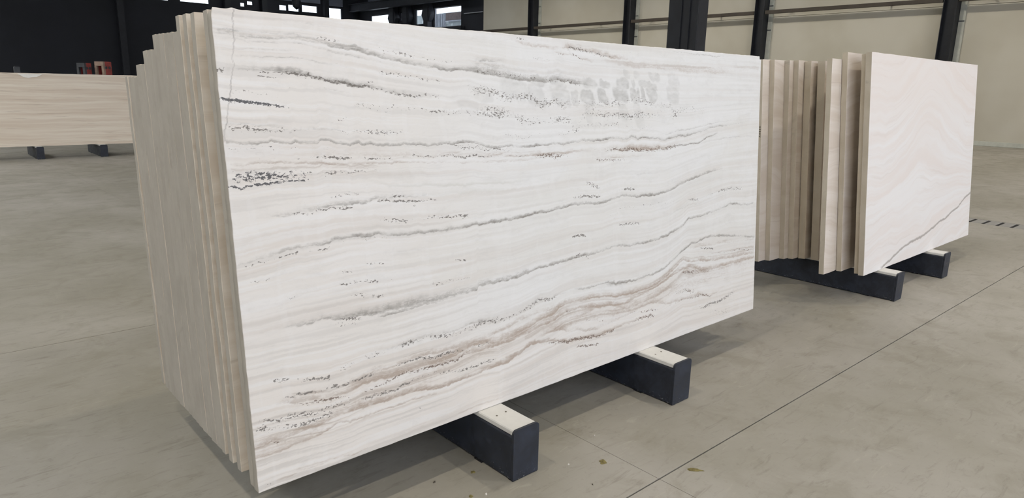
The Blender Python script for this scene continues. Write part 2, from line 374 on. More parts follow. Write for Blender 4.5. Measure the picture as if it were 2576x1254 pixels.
MB().lathe([(.02, 0), (.10, .06), (.24, .18), (.30, .34), (.30, .62)]).build('housing', M_DARKSTEEL, hk)
MB().box(-.02, .02, -.02, .02, .62, ZR - 6.56).build('cable', M_DARKSTEEL, hk)
for x in (20.4, 25.0, 17.9, 11.5):
    c = empty('back_column', (x, YB - .3, 0)); tag(c, {20.4: 'dark back wall column left of the round hoist block', 25.0: 'dark back wall column beside the tall bright opening', 17.9: 'dark back wall column right of the long bright window', 11.5: 'dark back wall column above the red blocks'}[x], 'column', 'dark columns of the back wall')
    MB().box(-.18, .18, -.16, .16, 0, ZR).build('steel_section', M_DARKSTEEL, c)
# neighbouring building seen through the side window
ex = empty('outdoor_shed', (33.2, 44, 0)); tag(ex, 'pale outdoor shed with brown shutter seen through the side window', 'building')
MB().box(0, 4, -8, 6, 0, 7.02).build('wall', M_EXT, ex)
for k in range(6): MB().box(-.05, 0, .9 + k * .22, 1.02 + k * .22, 0, 6.98).build('cladding_rib', M_FRAME, ex)
MB().box(-.06, 0, -1.05, .83, 6.44, 6.98).build('shutter', M_BROWN, ex)
MB().box(-.06, 0, -4.6, -3.0, 6.44, 6.98).build('shutter', M_BROWN, ex)
MB().box(-.10, 0, -1.3, .9, 6.36, 6.43).build('sill', M_FRAME, ex)

# free-standing H column behind the stacks
hc = empty('hall_pillar', (12.0, 8.385, 0), (0, 0, math.radians(0))); tag(hc, 'thick dark steel hall pillar standing before the beige wall', 'pillar')
MB().box(-.02, .28, -.345, -.315, 0, ZR).box(-.02, .28, .315, .345, 0, ZR).box(.10, .13, -.315, .315, 0, ZR).build('steel_section', M_DARKSTEEL, hc)
MB().box(-.045, -.02, -.345, .345, 0, ZR, .004).build('cover_plate', M_DARKSTEEL, hc)
MB().box(-.075, -.046, .02, .05, 0, ZR).build('cable_duct', M_DARKSTEEL, hc)
MB().box(-.075, -.046, -.17, -.15, 0, ZR).build('cable_duct', M_DARKSTEEL, hc)

# shell outside the picture: left wall, roof, gate wall
wl = MB().box(XL - .2, XL, YF, YB, 0, ZR).build('wall_left', M_WALL); tag(wl, kind='structure')
wf = MB().box(XL, GATE[0], YF - .2, YF, 0, ZR).box(GATE[1], XW + .25, YF - .2, YF, 0, ZR).box(GATE[0], GATE[1], YF - .2, YF, GATE[2], ZR).build('wall_front', M_WALL); tag(wf, kind='structure')
rf = MB().box(XL - .2, XW + .25, YF - .2, YB + .22, ZR, ZR + .2).build('ceiling', M_ROOF); tag(rf, kind='structure')
for x, w_, y_, l_ in ROOF_FILLS:  # unseen framed panes, added to go with the ambient fill strips
    n += 1; w = empty('window_%d' % n, (x, y_, ZR - .06)); tag(w, kind='structure')
    MB().box(-w_ / 2 - .06, -w_ / 2, -l_ / 2, l_ / 2, 0, .06).box(w_ / 2, w_ / 2 + .06, -l_ / 2, l_ / 2, 0, .06).build('window_frame', M_FRAME, w)
    MB().box(-w_ / 2, w_ / 2, -l_ / 2, l_ / 2, .02, .05).build('pane', M_FILL_PANE, w)

# ------------------------------------------------------------------ high-bay lamps
def lamp_mesh():
    return (MB().lathe([(.05, .30), (.10, .28), (.16, .10), (.24, -.02), (.22, -.02), (.14, .08), (.08, .20)][:4] + [(.235, -.03)]).mesh('reflector'),
            MB().lathe([(.20, -.045), (.21, -.035), (.21, -.03)]).mesh('diffuser'), MB().box(-.01, .01, -.01, .01, .30, ZR - 9.0).mesh('cable'))
LM = lamp_mesh()
LAMPS = [(-2.5, 2.05), (6.0, 2.05), (-2.5, -2.9), (6.0, -2.9), (14.5, 2.05), (14.5, -2.9), (22.0, -2.9), (22.0, 2.05), (22.0, 10.0), (22.0, 18.0), (22.0, 26.0)]  # last three are added to light the beige wall and cast its rail shadow
for i, (x, y) in enumerate(LAMPS):
    t = empty('ceiling_lamp', (x, y, 9.0)); tag(t, 'round high-bay lamp hanging under the roof ' + ['above left of the main stack', 'between the main and right stacks', 'in front of the main stack end', 'in front of the gap between the two stacks', 'right of the right stack', 'in front of and beyond the right stack', 'in the front corner by the beige wall', 'by the beige wall right of the drain', 'added to light the second beige wall bay', 'added to light the third beige wall bay', 'added to light the fourth beige wall bay'][i], 'lamp', 'high-bay lamps')
    link_mesh('reflector', LM[0], M_REFL, t); link_mesh('diffuser', LM[1], M_LAMP, t); link_mesh('cable', LM[2], M_GREY, t)
    ld = bpy.data.lights.new('lamp_light', 'SPOT'); ld.energy = LAMP_POWER * (1.15 if x < 0 else 0.9 if x < 10 else 0.7 if x < 20 and y < 5 else 1.25 if y < 5 else 1.2); ld.color = (1.0, 0.90, 0.74); ld.shadow_soft_size = 0.12; ld.spot_size = math.radians(150); ld.spot_blend = 0.5
    lo = bpy.data.objects.new('lamp_light', ld); COL.objects.link(lo); lo.parent = t; lo.location = (0, 0, -.12)

# ------------------------------------------------------------------ slabs
LEAN, ZBM = 0.0771, 0.2285
ORD = ['first', 'second', 'third', 'fourth', 'fifth', 'sixth', 'seventh', 'eighth', 'ninth', 'tenth', 'eleventh', 'twelfth', 'thirteenth', 'fourteenth', 'fifteenth', 'sixteenth', 'seventeenth', 'eighteenth', 'nineteenth', 'twentieth', 'twenty-first', 'twenty-second']
def slab_mesh(W, H, T, seed, skew=(0, 0), rough=.0016, topfn=None, arris=.0012, am=0):
    """sawn stone slab: an uneven outline extruded through its thickness, arrises eased"""
    rg = random.Random(seed); j = lambda: rg.uniform(-rough, rough)
    pts = []; nx, nz = 22, 14
    for i in range(nx): pts.append((W * i / nx, j() if i else 0))
    for i in range(nz): f = i / nz; pts.append((W + skew[1] * f + j(), H * f if i else 0))
    for i in range(nx):
        f = 1 - i / nx; x = skew[0] + f * (W + skew[1] - skew[0]); pts.append((x, H + j() + (topfn(x) if topfn else 0)))
    for i in range(nz): f = 1 - i / nz; pts.append((skew[0] * f + j(), H * f + (topfn(skew[0]) if topfn and i == 0 else 0)))
    bm = bmesh.new(); A = [bm.verts.new((x, 0, z)) for x, z in pts]; n = len(A)
    f = bm.faces.new(A); B = [bm.verts.new((x, T, z)) for x, z in pts]; bk = bm.faces.new(B[::-1])
    for i in range(n):
        q = bm.faces.new((A[(i + 1) % n], A[i], B[i], B[(i + 1) % n])); q.material_index = 1
    bmesh.ops.recalc_face_normals(bm, faces=bm.faces)
    es = list(f.edges) + list(bk.edges)
    bmesh.ops.bevel(bm, geom=es, offset=arris, segments=1, affect='EDGES', material=am)
    me = bpy.data.meshes.new('slab'); bm.to_mesh(me); bm.free(); return me
def slab(label, x0, x1, y0, T, ztop, mats, seed, group, skew=(0, 0), lean=LEAN, zb=ZBM, topfn=None, name='slab_of_stone', rough=.0016, arris=.0012, am=0):
    H = (ztop - zb) / math.cos(lean)
    me = slab_mesh(x1 - x0, H, T, seed, skew, rough, topfn, arris, am)
    o = link_mesh(name, me, mats, None, (x0, y0, zb), (-lean, 0, 0))
    return tag(o, label, 'stone slab', group)

VEINS=[
('g',0.003,0.014,0.55,'0,951,2 7,949,5 22,944,8 51,943,10 83,944,10 109,940,10 151,928,10 195,914,10 229,905,10 268,895,10 305,898,10 314,893,10 340,889,10 377,879,10 404,876,10 434,874,10 456,883,9 482,874,9 510,870,5 563,866,2'),
('g',0.003,0.007,0.4,'3,956,3 20,954,9 55,956,10 77,952,10 110,945,8 152,935,8 168,933,2'),
('g',0.002,0.008,0.35,'7,938,4 29,936,8 51,935,9 89,935,9 124,924,9 151,915,7 199,904,3'),
('g',0.002,0.006,0.28,'6,908,4 27,907,9 65,907,9 98,903,8 132,895,5 159,885,1'),
('g',0.002,0.006,0.22,'6,917,4 28,921,9 66,921,9 99,922,6 133,911,3'),
('g',0.002,0.005,0.22,'56,981,3 78,980,9 101,977,9 128,975,3'),
('g',0.004,0.045,0.5,'296,898,0 314,894,10 320,897,7 340,889,10 377,879,9 404,876,6 456,883,7 482,874,6 510,870,3 537,869,0'),
('g',0.004,0.014,0.5,'306,922,0 327,924,10 330,926,7 350,923,6 369,923,0'),
('g',0.006,0.014,0.62,'2,879,2 13,880,3 34,883,6 61,881,9 80,876,10 100,867,10 122,862,10 149,856,9 177,849,6 196,841,6 217,834,4 244,832,1'),
('g',0.002,0.006,0.3,'79,851,2 99,848,9 121,844,9 139,839,3'),
('g',0.002,0.01,0.68,'1,741,7 19,737,7 27,737,8 36,737,9 43,737,9 46,741,10 55,737,7 67,734,7 71,738,9 76,734,7 91,731,7 96,732,9 100,738,10 111,735,10 117,730,7 126,730,9 133,724,8 144,729,9 151,723,8 159,726,8 167,721,8 178,722,8 188,720,7 203,723,7 211,719,8 224,721,9 236,716,7 259,717,8 277,715,9 287,722,10 301,720,10 310,715,8 315,712,9 322,709,9 328,707,10 343,700,10 355,704,8 365,706,9 378,702,7 392,702,9 415,702,9 434,705,8 454,706,8 467,703,8 490,705,9 504,710,9 514,708,9 551,707,10 565,712,10 580,712,10 604,706,10 616,716,10 632,709,10 641,712,10 674,706,10 701,698,9 729,707,9 765,710,7 802,720,7 837,735,6 899,740,4 964,752,2'),
('g',0.002,0.006,0.35,'680,716,2 707,717,7 735,726,7 779,733,9 813,741,9 841,750,9 898,754,4 969,754,1'),
('g',0.002,0.005,0.22,'728,784,3 778,796,8 836,805,7 918,814,6 985,822,3'),
('g',0.002,0.01,0.3,'2,776,3 24,775,9 47,771,9 75,761,6 109,762,7 145,757,7 177,752,2'),
('b',0.002,0.008,0.5,'3,696,4 20,696,6 31,698,9 56,696,9 89,689,10 124,684,10 150,683,10 181,682,8 244,675,5 314,668,4 329,667,9 351,665,8 396,665,4 434,669,2'),
('b',0.01,0.016,0.24,'1,723,5 73,710,6 125,705,8 202,698,8 291,689,9 309,686,10 373,682,10 444,682,10 522,679,8 610,679,10 674,673,8 725,678,3'),
('b',0.01,0.022,0.22,'3,690,4 43,688,8 89,683,9 142,677,9 167,674,4 201,671,1'),
('b',0.006,0.02,0.5,'562,683,1 595,678,7 622,680,10 641,676,9 674,673,8 708,674,5 736,678,2'),
('b',0.004,0.014,0.4,'401,677,1 419,676,8 444,673,8 464,673,6 495,683,2'),
('b',0.004,0.014,0.35,'522,666,1 539,658,8 568,655,8 610,653,5 674,651,2'),
('g',0.003,0.007,0.6,'701,671,4 729,675,9 750,678,10 795,681,10 818,694,10 841,707,9 858,714,3'),
('g',0.002,0.005,0.3,'795,679,2 838,687,6 879,693,7 943,697,7 989,691,6'),
('g',0.005,0.014,0.45,'24,585,2 44,587,5 59,587,8 78,590,10 100,594,10 123,596,10 146,596,9 162,600,7 188,602,5 231,595,4'),
('o',0.006,0.01,0.35,'140,652,1 185,627,6 232,622,9 280,616,10 323,612,9 331,610,9 347,609,10 375,608,5 398,608,1'),
('o',0.01,0.016,0.22,'232,599,4 279,597,9 307,595,9 333,591,9 374,588,4'),
('g',0.004,0.012,0.66,'1,497,2 20,501,7 34,505,7 55,512,8 64,515,10 69,512,8 84,514,8 101,517,9 117,521,9 135,520,10 151,518,10 161,519,10 173,514,9 185,513,8 205,509,10 216,513,10 223,507,9 238,505,9 257,506,10 277,507,10 305,509,10 307,504,10 320,506,10 331,507,10 359,508,10 387,511,10 423,515,10 455,520,10 481,526,10 514,521,8 546,518,9 575,528,9 594,532,10 626,524,10 666,519,10 709,525,10 735,537,9 767,554,9 820,571,7 876,584,2'),
('g',0.006,0.024,0.5,'98,349,1 121,342,6 145,338,9 165,337,10 196,337,10 233,336,10 272,337,10 301,335,10 303,345,10 327,343,9 370,345,8 393,351,8'),
('g',0.003,0.012,0.62,'153,324,4 166,323,10 192,325,10 214,327,8 243,329,5 300,334,5 303,343,3 327,342,8 370,344,9 412,358,10 427,356,10 446,359,9 479,365,10 520,365,8 549,369,6 575,375,8 626,366,9 667,365,9 710,374,10 746,392,10 771,418,10 812,420,8 853,431,8 905,447,9 962,433,8 988,434,5'),
('g',0.004,0.016,0.45,'15,350,2 32,350,4 58,343,9 85,346,10 114,338,10 134,336,9 154,333,8 176,334,5 210,333,2'),
('g',0.002,0.006,0.25,'701,430,2 736,455,9 768,466,10 802,467,8 852,486,6 904,495,2'),
('g',0.002,0.004,0.22,'14,315,3 30,313,8 56,306,6 84,306,7 112,298,7 132,291,2'),
('g',0.004,0.01,0.58,'407,267,2 438,262,5 478,268,4 512,264,6 541,266,8 556,266,10 579,252,10 626,246,10 646,252,9 672,252,10 698,261,10 720,276,10 752,305,10 780,329,10 799,327,9 819,336,10 844,337,10 886,329,10 953,310,10 995,295,9'),
('g',0.012,0.014,0.6,'545,262,0 563,257,8 582,252,9 598,251,4 610,248,0'),
('g',0.004,0.016,0.4,'147,239,1 179,241,6 200,244,8 230,244,7 260,240,7 280,244,9 298,248,8 302,248,9 314,246,9 334,241,8 339,236,8 362,242,6 383,247,6 407,265,6 413,270,2'),
('b',0.006,0.02,0.62,'26,183,2 42,180,7 60,174,8 87,162,8 107,165,9 128,173,10 142,173,9 159,171,9 182,171,10 205,173,10 228,172,10 253,173,10 271,181,8 297,189,10 318,183,10 333,176,7 338,180,10 373,188,10 394,198,10 412,209,10 435,212,10 458,229,10 478,233,10 505,232,9 541,227,10 575,213,10 618,207,10 651,210,10 680,217,10 711,234,10 734,255,10 757,275,10 781,263,9 815,257,9 856,248,9 910,241,8 994,236,6'),
('b',0.005,0.016,0.45,'33,190,1 48,194,5 73,185,6 98,184,6 120,185,7 143,194,9 171,193,10 194,198,10 217,198,10 241,195,8 266,195,8 292,197,8 297,202,6 338,205,7 367,219,6 397,229,6 438,229,6 464,238,4'),
('b',0.004,0.016,0.75,'0,100,7 12,104,10 33,103,10 53,107,9 72,110,9 93,115,10 109,118,10 132,115,10 158,114,10 182,115,10 210,111,10 226,100,10 251,103,10 277,106,9 317,107,9 346,110,9 366,122,9 371,121,7 390,141,9 402,144,9'),
('b',0.004,0.016,0.7,'182,168,1 228,163,5 266,166,7 292,169,9 297,169,9 324,167,10 352,171,10 381,176,10 412,188,10 444,195,9 464,207,8 495,211,6 533,193,7 567,187,8 598,178,6 626,188,7 663,201,8 694,212,8 734,235,8 776,247,9 816,222,9 857,215,8 911,216,7 994,215,6'),
('b',0.003,0.008,0.5,'-1,81,5 21,77,8 47,82,8 65,84,8 77,88,10 95,97,10 115,92,10 131,92,10 157,91,9 181,93,10 209,92,8 231,88,4'),
('b',0.003,0.01,0.3,'17,10,2 31,12,6 44,17,9 62,16,9 82,18,8 101,12,9 113,9,8 133,15,5 156,17,2'),
('b',0.003,0.008,0.3,'188,21,1 249,16,4 302,15,7 330,16,8 362,16,8'),
('b',0.004,0.012,0.55,'345,127,3 371,122,7 390,143,9 418,139,9 450,125,10 470,113,10 497,108,10 533,101,10 552,103,8 570,107,8 606,110,6 647,113,5 672,112,3'),
('b',0.004,0.02,0.42,'412,157,1 424,161,7 450,160,10 477,141,9 529,123,8 559,129,7 586,135,8 626,145,8 664,156,10 685,151,10 712,135,8 758,131,9 807,131,10 843,111,6 890,136,3'),
('b',0.005,0.022,0.4,'464,187,2 494,184,5 533,193,9 567,187,10 594,169,6 626,131,2'),
('b',0.004,0.014,0.42,'785,305,3 804,314,9 840,307,9 876,306,8 937,296,7 992,291,6'),
('b',0.006,0.022,0.5,'743,223,2 767,235,10 796,226,10 826,214,9 851,217,3'),
('b',0.006,0.03,0.18,'381,162,6 477,162,10 586,151,10 689,180,10 781,210,10 883,206,10 994,216,10'),
('b',0.04,0.09,0.2,'-12,90,10 47,93,10 126,134,10 215,132,10 296,162,10 382,185,10 477,176,10 586,161,10 712,178,10 806,178,9 995,203,8'),
('b',0.004,0.018,0.35,'890,164,2 934,171,4 995,177,4'),
('b',0.003,0.01,0.35,'780,292,3 815,287,6 866,273,7 932,266,8 993,258,6'),
('b',0.006,0.012,0.45,'343,983,1 379,978,5 396,972,8 415,971,7 438,967,6 458,967,3'),
('b',0.006,0.016,0.6,'465,974,2 478,974,9 495,971,9 514,967,10 538,958,10 557,955,10 572,952,9 607,951,3'),
('b',0.005,0.01,0.4,'448,960,1 462,955,9 482,953,8 508,943,6 538,938,1'),
('b',0.016,0.03,0.28,'538,945,2 574,941,7 625,934,8 673,931,10 706,931,10 758,925,10 814,927,9 894,935,5 991,946,4'),
('g',0.002,0.007,0.3,'682,989,3 726,984,9 776,982,9 844,981,10 876,984,6 918,991,2'),
('g',0.003,0.006,0.3,'598,599,3 641,594,9 691,594,6 730,597,1'),
('g',0.002,0.006,0.3,'101,419,2 115,433,1 330,449,0 386,456,2'),
('g',0.003,0.006,0.2,'3,458,3 31,459,6 65,465,6 96,468,7 118,471,7 166,472,5 237,470,5 317,465,3'),
('g',0.003,0.006,0.18,'9,393,3 33,394,6 62,410,7 101,419,6 164,403,4 235,403,4 316,411,3'),
('g',0.003,0.006,0.2,'302,383,3 356,398,5 415,399,6 479,409,6 549,409,5 667,395,3'),
('g',0.003,0.006,0.2,'305,535,3 359,533,5 448,542,6 550,542,5 666,543,3'),
('k',0.012,0.008,1,'-1,826,8 5,825,10 12,823,10 22,820,10 35,817,10 46,815,9 49,814,5 56,813,6 66,810,5 71,809,0'),
('k',0.008,0.006,1,'0,657,10 6,656,10 12,651,10 20,655,10 35,654,10 48,657,9 62,658,6 80,658,5 84,657,0'),
('k',0.03,0.034,0.72,'2,670,1 8,672,7 18,672,9 28,671,10 41,670,10 54,669,8 70,667,7 81,667,5 87,667,0'),
('p',0.012,0.012,1,'0,879,10 5,879,9 9,880,2 32,881,3 61,878,7 75,876,9 100,869,10 113,865,10 131,860,10 149,856,9 177,848,5 198,838,10 217,834,8 232,839,5 257,832,5 271,828,0'),
('p',0.005,0.005,1,'35,872,0 38,872,10 48,869,10 56,868,8 59,867,0'),
('p',0.01,0.01,0.7,'6,843,8 26,838,8 37,834,8 51,831,6 62,829,0'),
('p',0.016,0.016,0.85,'5,769,6 21,768,10 33,766,10 46,764,7 69,762,6 75,761,1 127,757,4 177,750,9 204,751,4 214,750,0'),
('p',0.01,0.01,0.85,'100,949,0 106,952,10 117,950,7 131,949,6 138,947,0 176,944,2 182,933,5 207,931,9 226,924,5 251,919,5 276,916,3'),
('p',0.014,0.01,0.8,'172,888,3 180,888,8 204,883,7 228,877,6 250,871,7 259,868,8 263,866,0'),
('p',0.008,0.008,0.8,'149,868,0 155,865,8 166,861,9 170,861,0'),
('p',0.02,0.02,0.7,'119,785,0 122,785,9 128,784,5 138,804,2 147,817,7 162,809,6 181,802,6 191,810,8 197,810,3 226,802,7 248,798,9 270,797,7 289,799,7 312,795,6 328,788,9 351,783,8 357,781,1'),
('p',0.035,0.035,0.75,'295,851,3 313,851,9 319,852,8 337,846,9 363,830,8 403,837,9 422,814,9 451,824,8 466,810,8 486,828,4 515,814,6 540,817,6 580,821,8 595,818,6 619,829,6 663,822,8 680,814,3 717,810,7 731,776,5'),
('p',0.035,0.035,0.75,'312,801,4 324,804,7 353,794,10 366,794,5 386,774,8 407,768,7 435,772,3 455,775,9 478,771,7 491,738,5 512,792,6 545,784,7 580,783,8 622,779,9 644,786,8 670,782,6 707,789,2 728,776,8 745,797,6 771,803,5 809,796,4 816,796,0'),
('p',0.02,0.02,0.6,'348,739,1 363,734,7 390,726,6 404,729,5 425,738,1 470,734,5 491,738,7 512,755,5 580,753,9 589,750,5 641,742,4 707,748,0'),
('p',0.014,0.014,0.8,'3,730,5 15,729,5 97,723,3 106,720,6 111,718,0 263,713,2 286,711,9 310,707,8 322,701,7 341,700,8 373,692,3 396,692,1'),
('p',0.01,0.01,1,'71,703,4 79,703,3 96,703,7 107,701,10 119,698,9 132,695,10 135,695,1 150,694,3 156,693,9 168,694,6 198,693,2 236,693,9 245,690,4 267,690,7 290,686,9 309,686,8 315,684,9 330,683,5 358,678,4 380,679,6 396,680,2'),
('q',0.022,0.022,0.85,'403,675,2 415,676,9 437,676,10 454,670,9 469,673,5 495,683,2 545,679,3 574,680,8 598,676,9 625,677,10 648,670,9 681,671,8 708,673,9 732,677,9 743,677,1'),
('q',0.016,0.012,0.8,'528,657,2 536,654,9 553,651,9 574,647,9 592,647,5 610,649,1'),
('p',0.012,0.01,0.9,'79,668,3 84,670,9 89,670,3 100,665,5 107,666,10 113,667,10 119,666,6 131,664,6 136,668,8 149,668,6 166,666,5 170,666,0'),
('p',0.012,0.01,0.85,'56,588,2 64,588,9 77,584,8 87,590,5 103,589,9 116,590,10 130,588,10 133,589,1'),
('p',0.01,0.01,0.8,'104,614,2 108,615,8 123,616,7 137,617,8 147,619,4 150,619,0'),
('p',0.009,0.009,1,'161,596,5 166,596,10 177,597,10 187,593,10 204,590,10 219,587,8 229,587,5 240,587,9 244,587,1'),
('p',0.009,0.007,1,'181,606,2 184,606,10 196,602,10 200,601,1 209,580,3 212,578,10 216,578,1'),
('p',0.013,0.011,1,'164,556,3 169,552,6 176,549,4 181,551,9 186,550,8 193,546,10 199,543,9 203,544,2 224,541,3 237,544,9 247,541,5 258,541,10 266,537,8 276,539,8 290,538,10 294,537,0'),
('p',0.01,0.008,0.9,'7,493,7 15,492,7 23,495,8 26,494,5 43,500,5 63,505,10 66,505,3 88,506,7 100,508,9 103,509,2 126,515,4 143,514,6 167,510,4 184,508,1'),
('p',0.01,0.01,0.7,'11,459,5 18,457,9 25,458,7 33,460,6 35,460,0 49,407,8 59,406,6 65,412,3 77,415,5 90,411,2'),
('p',0.012,0.01,0.9,'108,419,3 111,417,10 121,418,8 132,417,9 139,414,6 147,410,9 156,408,8 159,408,1 172,403,4 181,401,5 184,402,0'),
('p',0.014,0.014,0.8,'106,394,0 127,387,6 135,386,7 146,380,5 154,375,8 163,375,8'),
('p',0.01,0.01,0.8,'112,446,3 117,445,9 123,442,8 126,441,1 131,455,3 144,454,4 164,448,8 169,447,3 182,445,0 223,383,2 238,373,10 252,375,7 290,373,5 294,374,0'),
('p',0.008,0.008,0.9,'265,428,1 271,427,10 285,421,10 289,420,0'),
('p',0.012,0.012,0.9,'102,342,1 110,338,9 120,335,10 130,330,9 133,327,1'),
('p',0.018,0.018,0.7,'79,336,1 94,333,4 109,326,8 121,323,7 133,319,1'),
('p',0.02,0.02,0.85,'173,240,2 184,241,9 198,243,10 204,241,5 214,245,4 230,240,9 250,233,8 272,231,5 288,234,6 304,247,10 320,242,9 326,238,10 339,236,6 343,235,6 366,239,5 413,265,9 429,261,9 442,261,7 448,261,1'),
('p',0.016,0.016,0.85,'23,236,4 30,234,8 41,233,8 46,232,1 58,223,5 65,219,10 76,215,10 87,209,10 91,209,1 105,222,6 118,229,6 124,231,2 134,232,7 151,235,7 160,237,5 164,237,0'),
('p',0.012,0.012,0.95,'34,193,4 41,191,7 51,195,9 60,192,10 69,187,8 81,184,3 92,185,9 106,183,8 116,187,8 128,186,10 143,190,9 149,190,3 171,191,4 194,195,10 205,195,10 222,187,9 251,187,10 258,186,6 281,178,4 308,183,7 325,182,4'),
('q',0.016,0.01,0.95,'47,173,5 65,166,9 80,164,9 95,157,10 103,156,6 119,147,5 177,167,9 184,170,9 204,165,8 228,165,10 245,160,10 265,165,9 287,176,5'),
('p',0.014,0.014,0.9,'115,147,3 126,136,8 143,134,9 158,135,10 171,132,9 181,141,10 192,140,8 199,145,4 216,146,5 240,139,5 278,130,9 296,127,9 318,129,8 329,132,5'),
('p',0.018,0.018,0.9,'3,157,6 15,155,8 25,148,9 37,146,7 46,151,9 57,146,10 68,142,6 77,145,7 90,140,9 104,138,6 115,149,3'),
('p',0.02,0.02,0.9,'2,141,7 9,139,10 14,134,9 24,131,4 31,130,7 43,125,8 54,122,9 63,127,9 74,126,7 86,126,8 94,130,2'),
('q',0.012,0.01,0.8,'17,104,5 23,100,10 33,95,9 36,94,1'),
('p',0.01,0.008,0.7,'7,15,2 12,12,8 17,9,2 190,69,2 204,62,8 213,60,7 218,58,0'),
('p',0.014,0.012,0.9,'481,547,4 494,548,8 515,545,10 539,540,9 546,538,0 587,555,2 602,553,10 622,550,9 629,550,1'),
('p',0.022,0.022,0.75,'501,598,1 515,586,8 525,577,10 539,570,8 546,569,0'),
('p',0.014,0.012,0.95,'476,433,2 486,432,10 507,427,10 510,426,0 579,442,2 587,442,10 610,439,7 634,435,9 638,434,0'),
('p',0.016,0.016,0.8,'472,363,6 493,371,9 513,360,8 520,361,1 587,496,3 626,490,5 763,488,2 778,484,10 797,481,8 807,480,1 846,499,3 877,505,9 904,505,8 937,501,9 954,498,0'),
('p',0.008,0.008,1,'799,308,2 814,304,10 850,293,10 855,292,0'),
('q',0.018,0.018,1,'418,133,4 437,127,8 466,114,10 476,117,9 501,108,10 533,103,9 548,99,6 570,104,9 578,106,1 626,112,5 643,113,9 672,109,9 681,108,1'),
('q',0.012,0.012,1,'483,91,3 490,89,10 511,80,10 533,78,9 540,77,0'),
('q',0.014,0.014,0.85,'464,207,8 484,196,4 512,161,5 567,132,4 610,151,3 643,130,8 681,128,9 690,127,1 758,131,6 817,126,9 843,114,9 853,113,1'),
('q',0.03,0.03,0.7,'712,166,3 748,164,7 777,159,9 797,146,5 807,142,1'),
('p',0.022,0.016,0.95,'808,85,3 823,79,9 843,86,9 875,83,10 897,90,8 919,94,7 936,104,4 941,105,0'),
('p',0.04,0.04,0.5,'839,48,2 855,45,8 893,35,8 921,27,5 932,25,0'),
('q',0.03,0.02,0.9,'748,227,2 762,231,9 781,228,10 806,223,6 826,219,8 846,215,2'),
('q',0.01,0.01,0.8,'825,285,1 888,266,5 932,265,9 978,248,8 993,255,2'),
('q',0.01,0.01,0.75,'457,954,4 467,955,10 473,973,2 488,953,9 506,943,9 511,941,1'),
('p',0.016,0.014,0.8,'470,976,4 483,974,10 506,969,9 524,962,8 552,956,7 572,954,5 580,953,0'),
('p',0.02,0.02,0.7,'314,898,9 341,895,7 377,888,8 411,884,6 437,877,7 459,883,8 482,876,8 510,871,3 524,872,0'),
('p',0.008,0.008,0.9,'374,986,0 381,986,9 390,985,10 394,985,1 407,939,4 416,937,7 438,933,6 442,932,0'),
]
CELLS = [(1.945,1.406,.055,.026,.95),(1.935,1.352,.062,.040,1),(1.685,1.337,.050,.040,.9),(1.793,1.343,.040,.040,.95),(2.034,1.349,.026,.040,.9),(2.070,1.349,.013,.040,.9),(2.106,1.352,.013,.040,.9),(2.174,1.353,.045,.038,1),(1.507,1.341,.062,.045,.5),(1.60,1.335,.026,.035,.5),(1.975,1.449,.025,.024,.5),(2.05,1.447,.02,.02,.35),(2.2,1.442,.05,.024,.6),(2.365,1.427,.05,.045,.45),(1.812,1.397,.045,.018,.7),(2.03,1.405,.015,.022,.6),(2.10,1.402,.03,.018,.6),(2.16,1.40,.06,.016,.7),(1.70,1.40,.05,.022,.7),(1.357,1.34,.06,.05,.45),(1.231,1.365,.075,.05,.4),(2.36,1.355,.055,.05,.5),(1.69,1.27,.03,.06,.35),(1.95,1.265,.04,.05,.35),(2.06,1.27,.03,.05,.4),(1.20,1.40,.05,.02,.5),(1.36,1.405,.05,.022,.6),(1.49,1.40,.05,.022,.6),(2.08,1.22,.04,.04,.3),(1.06,1.34,.05,.03,.3),(.98,1.30,.06,.025,.25)]
CRACK = [(1.592,.0655),(1.56,.0633),(1.533,.0625),(1.496,.0571),(1.464,.053),(1.427,.0503),(1.39,.0434),(1.362,.0383),(1.334,.0309),(1.288,.0244),(1.251,.0156),(1.214,.0058),(1.19,.0016)]
BEDS = [0, 10, 25, 27, 34]


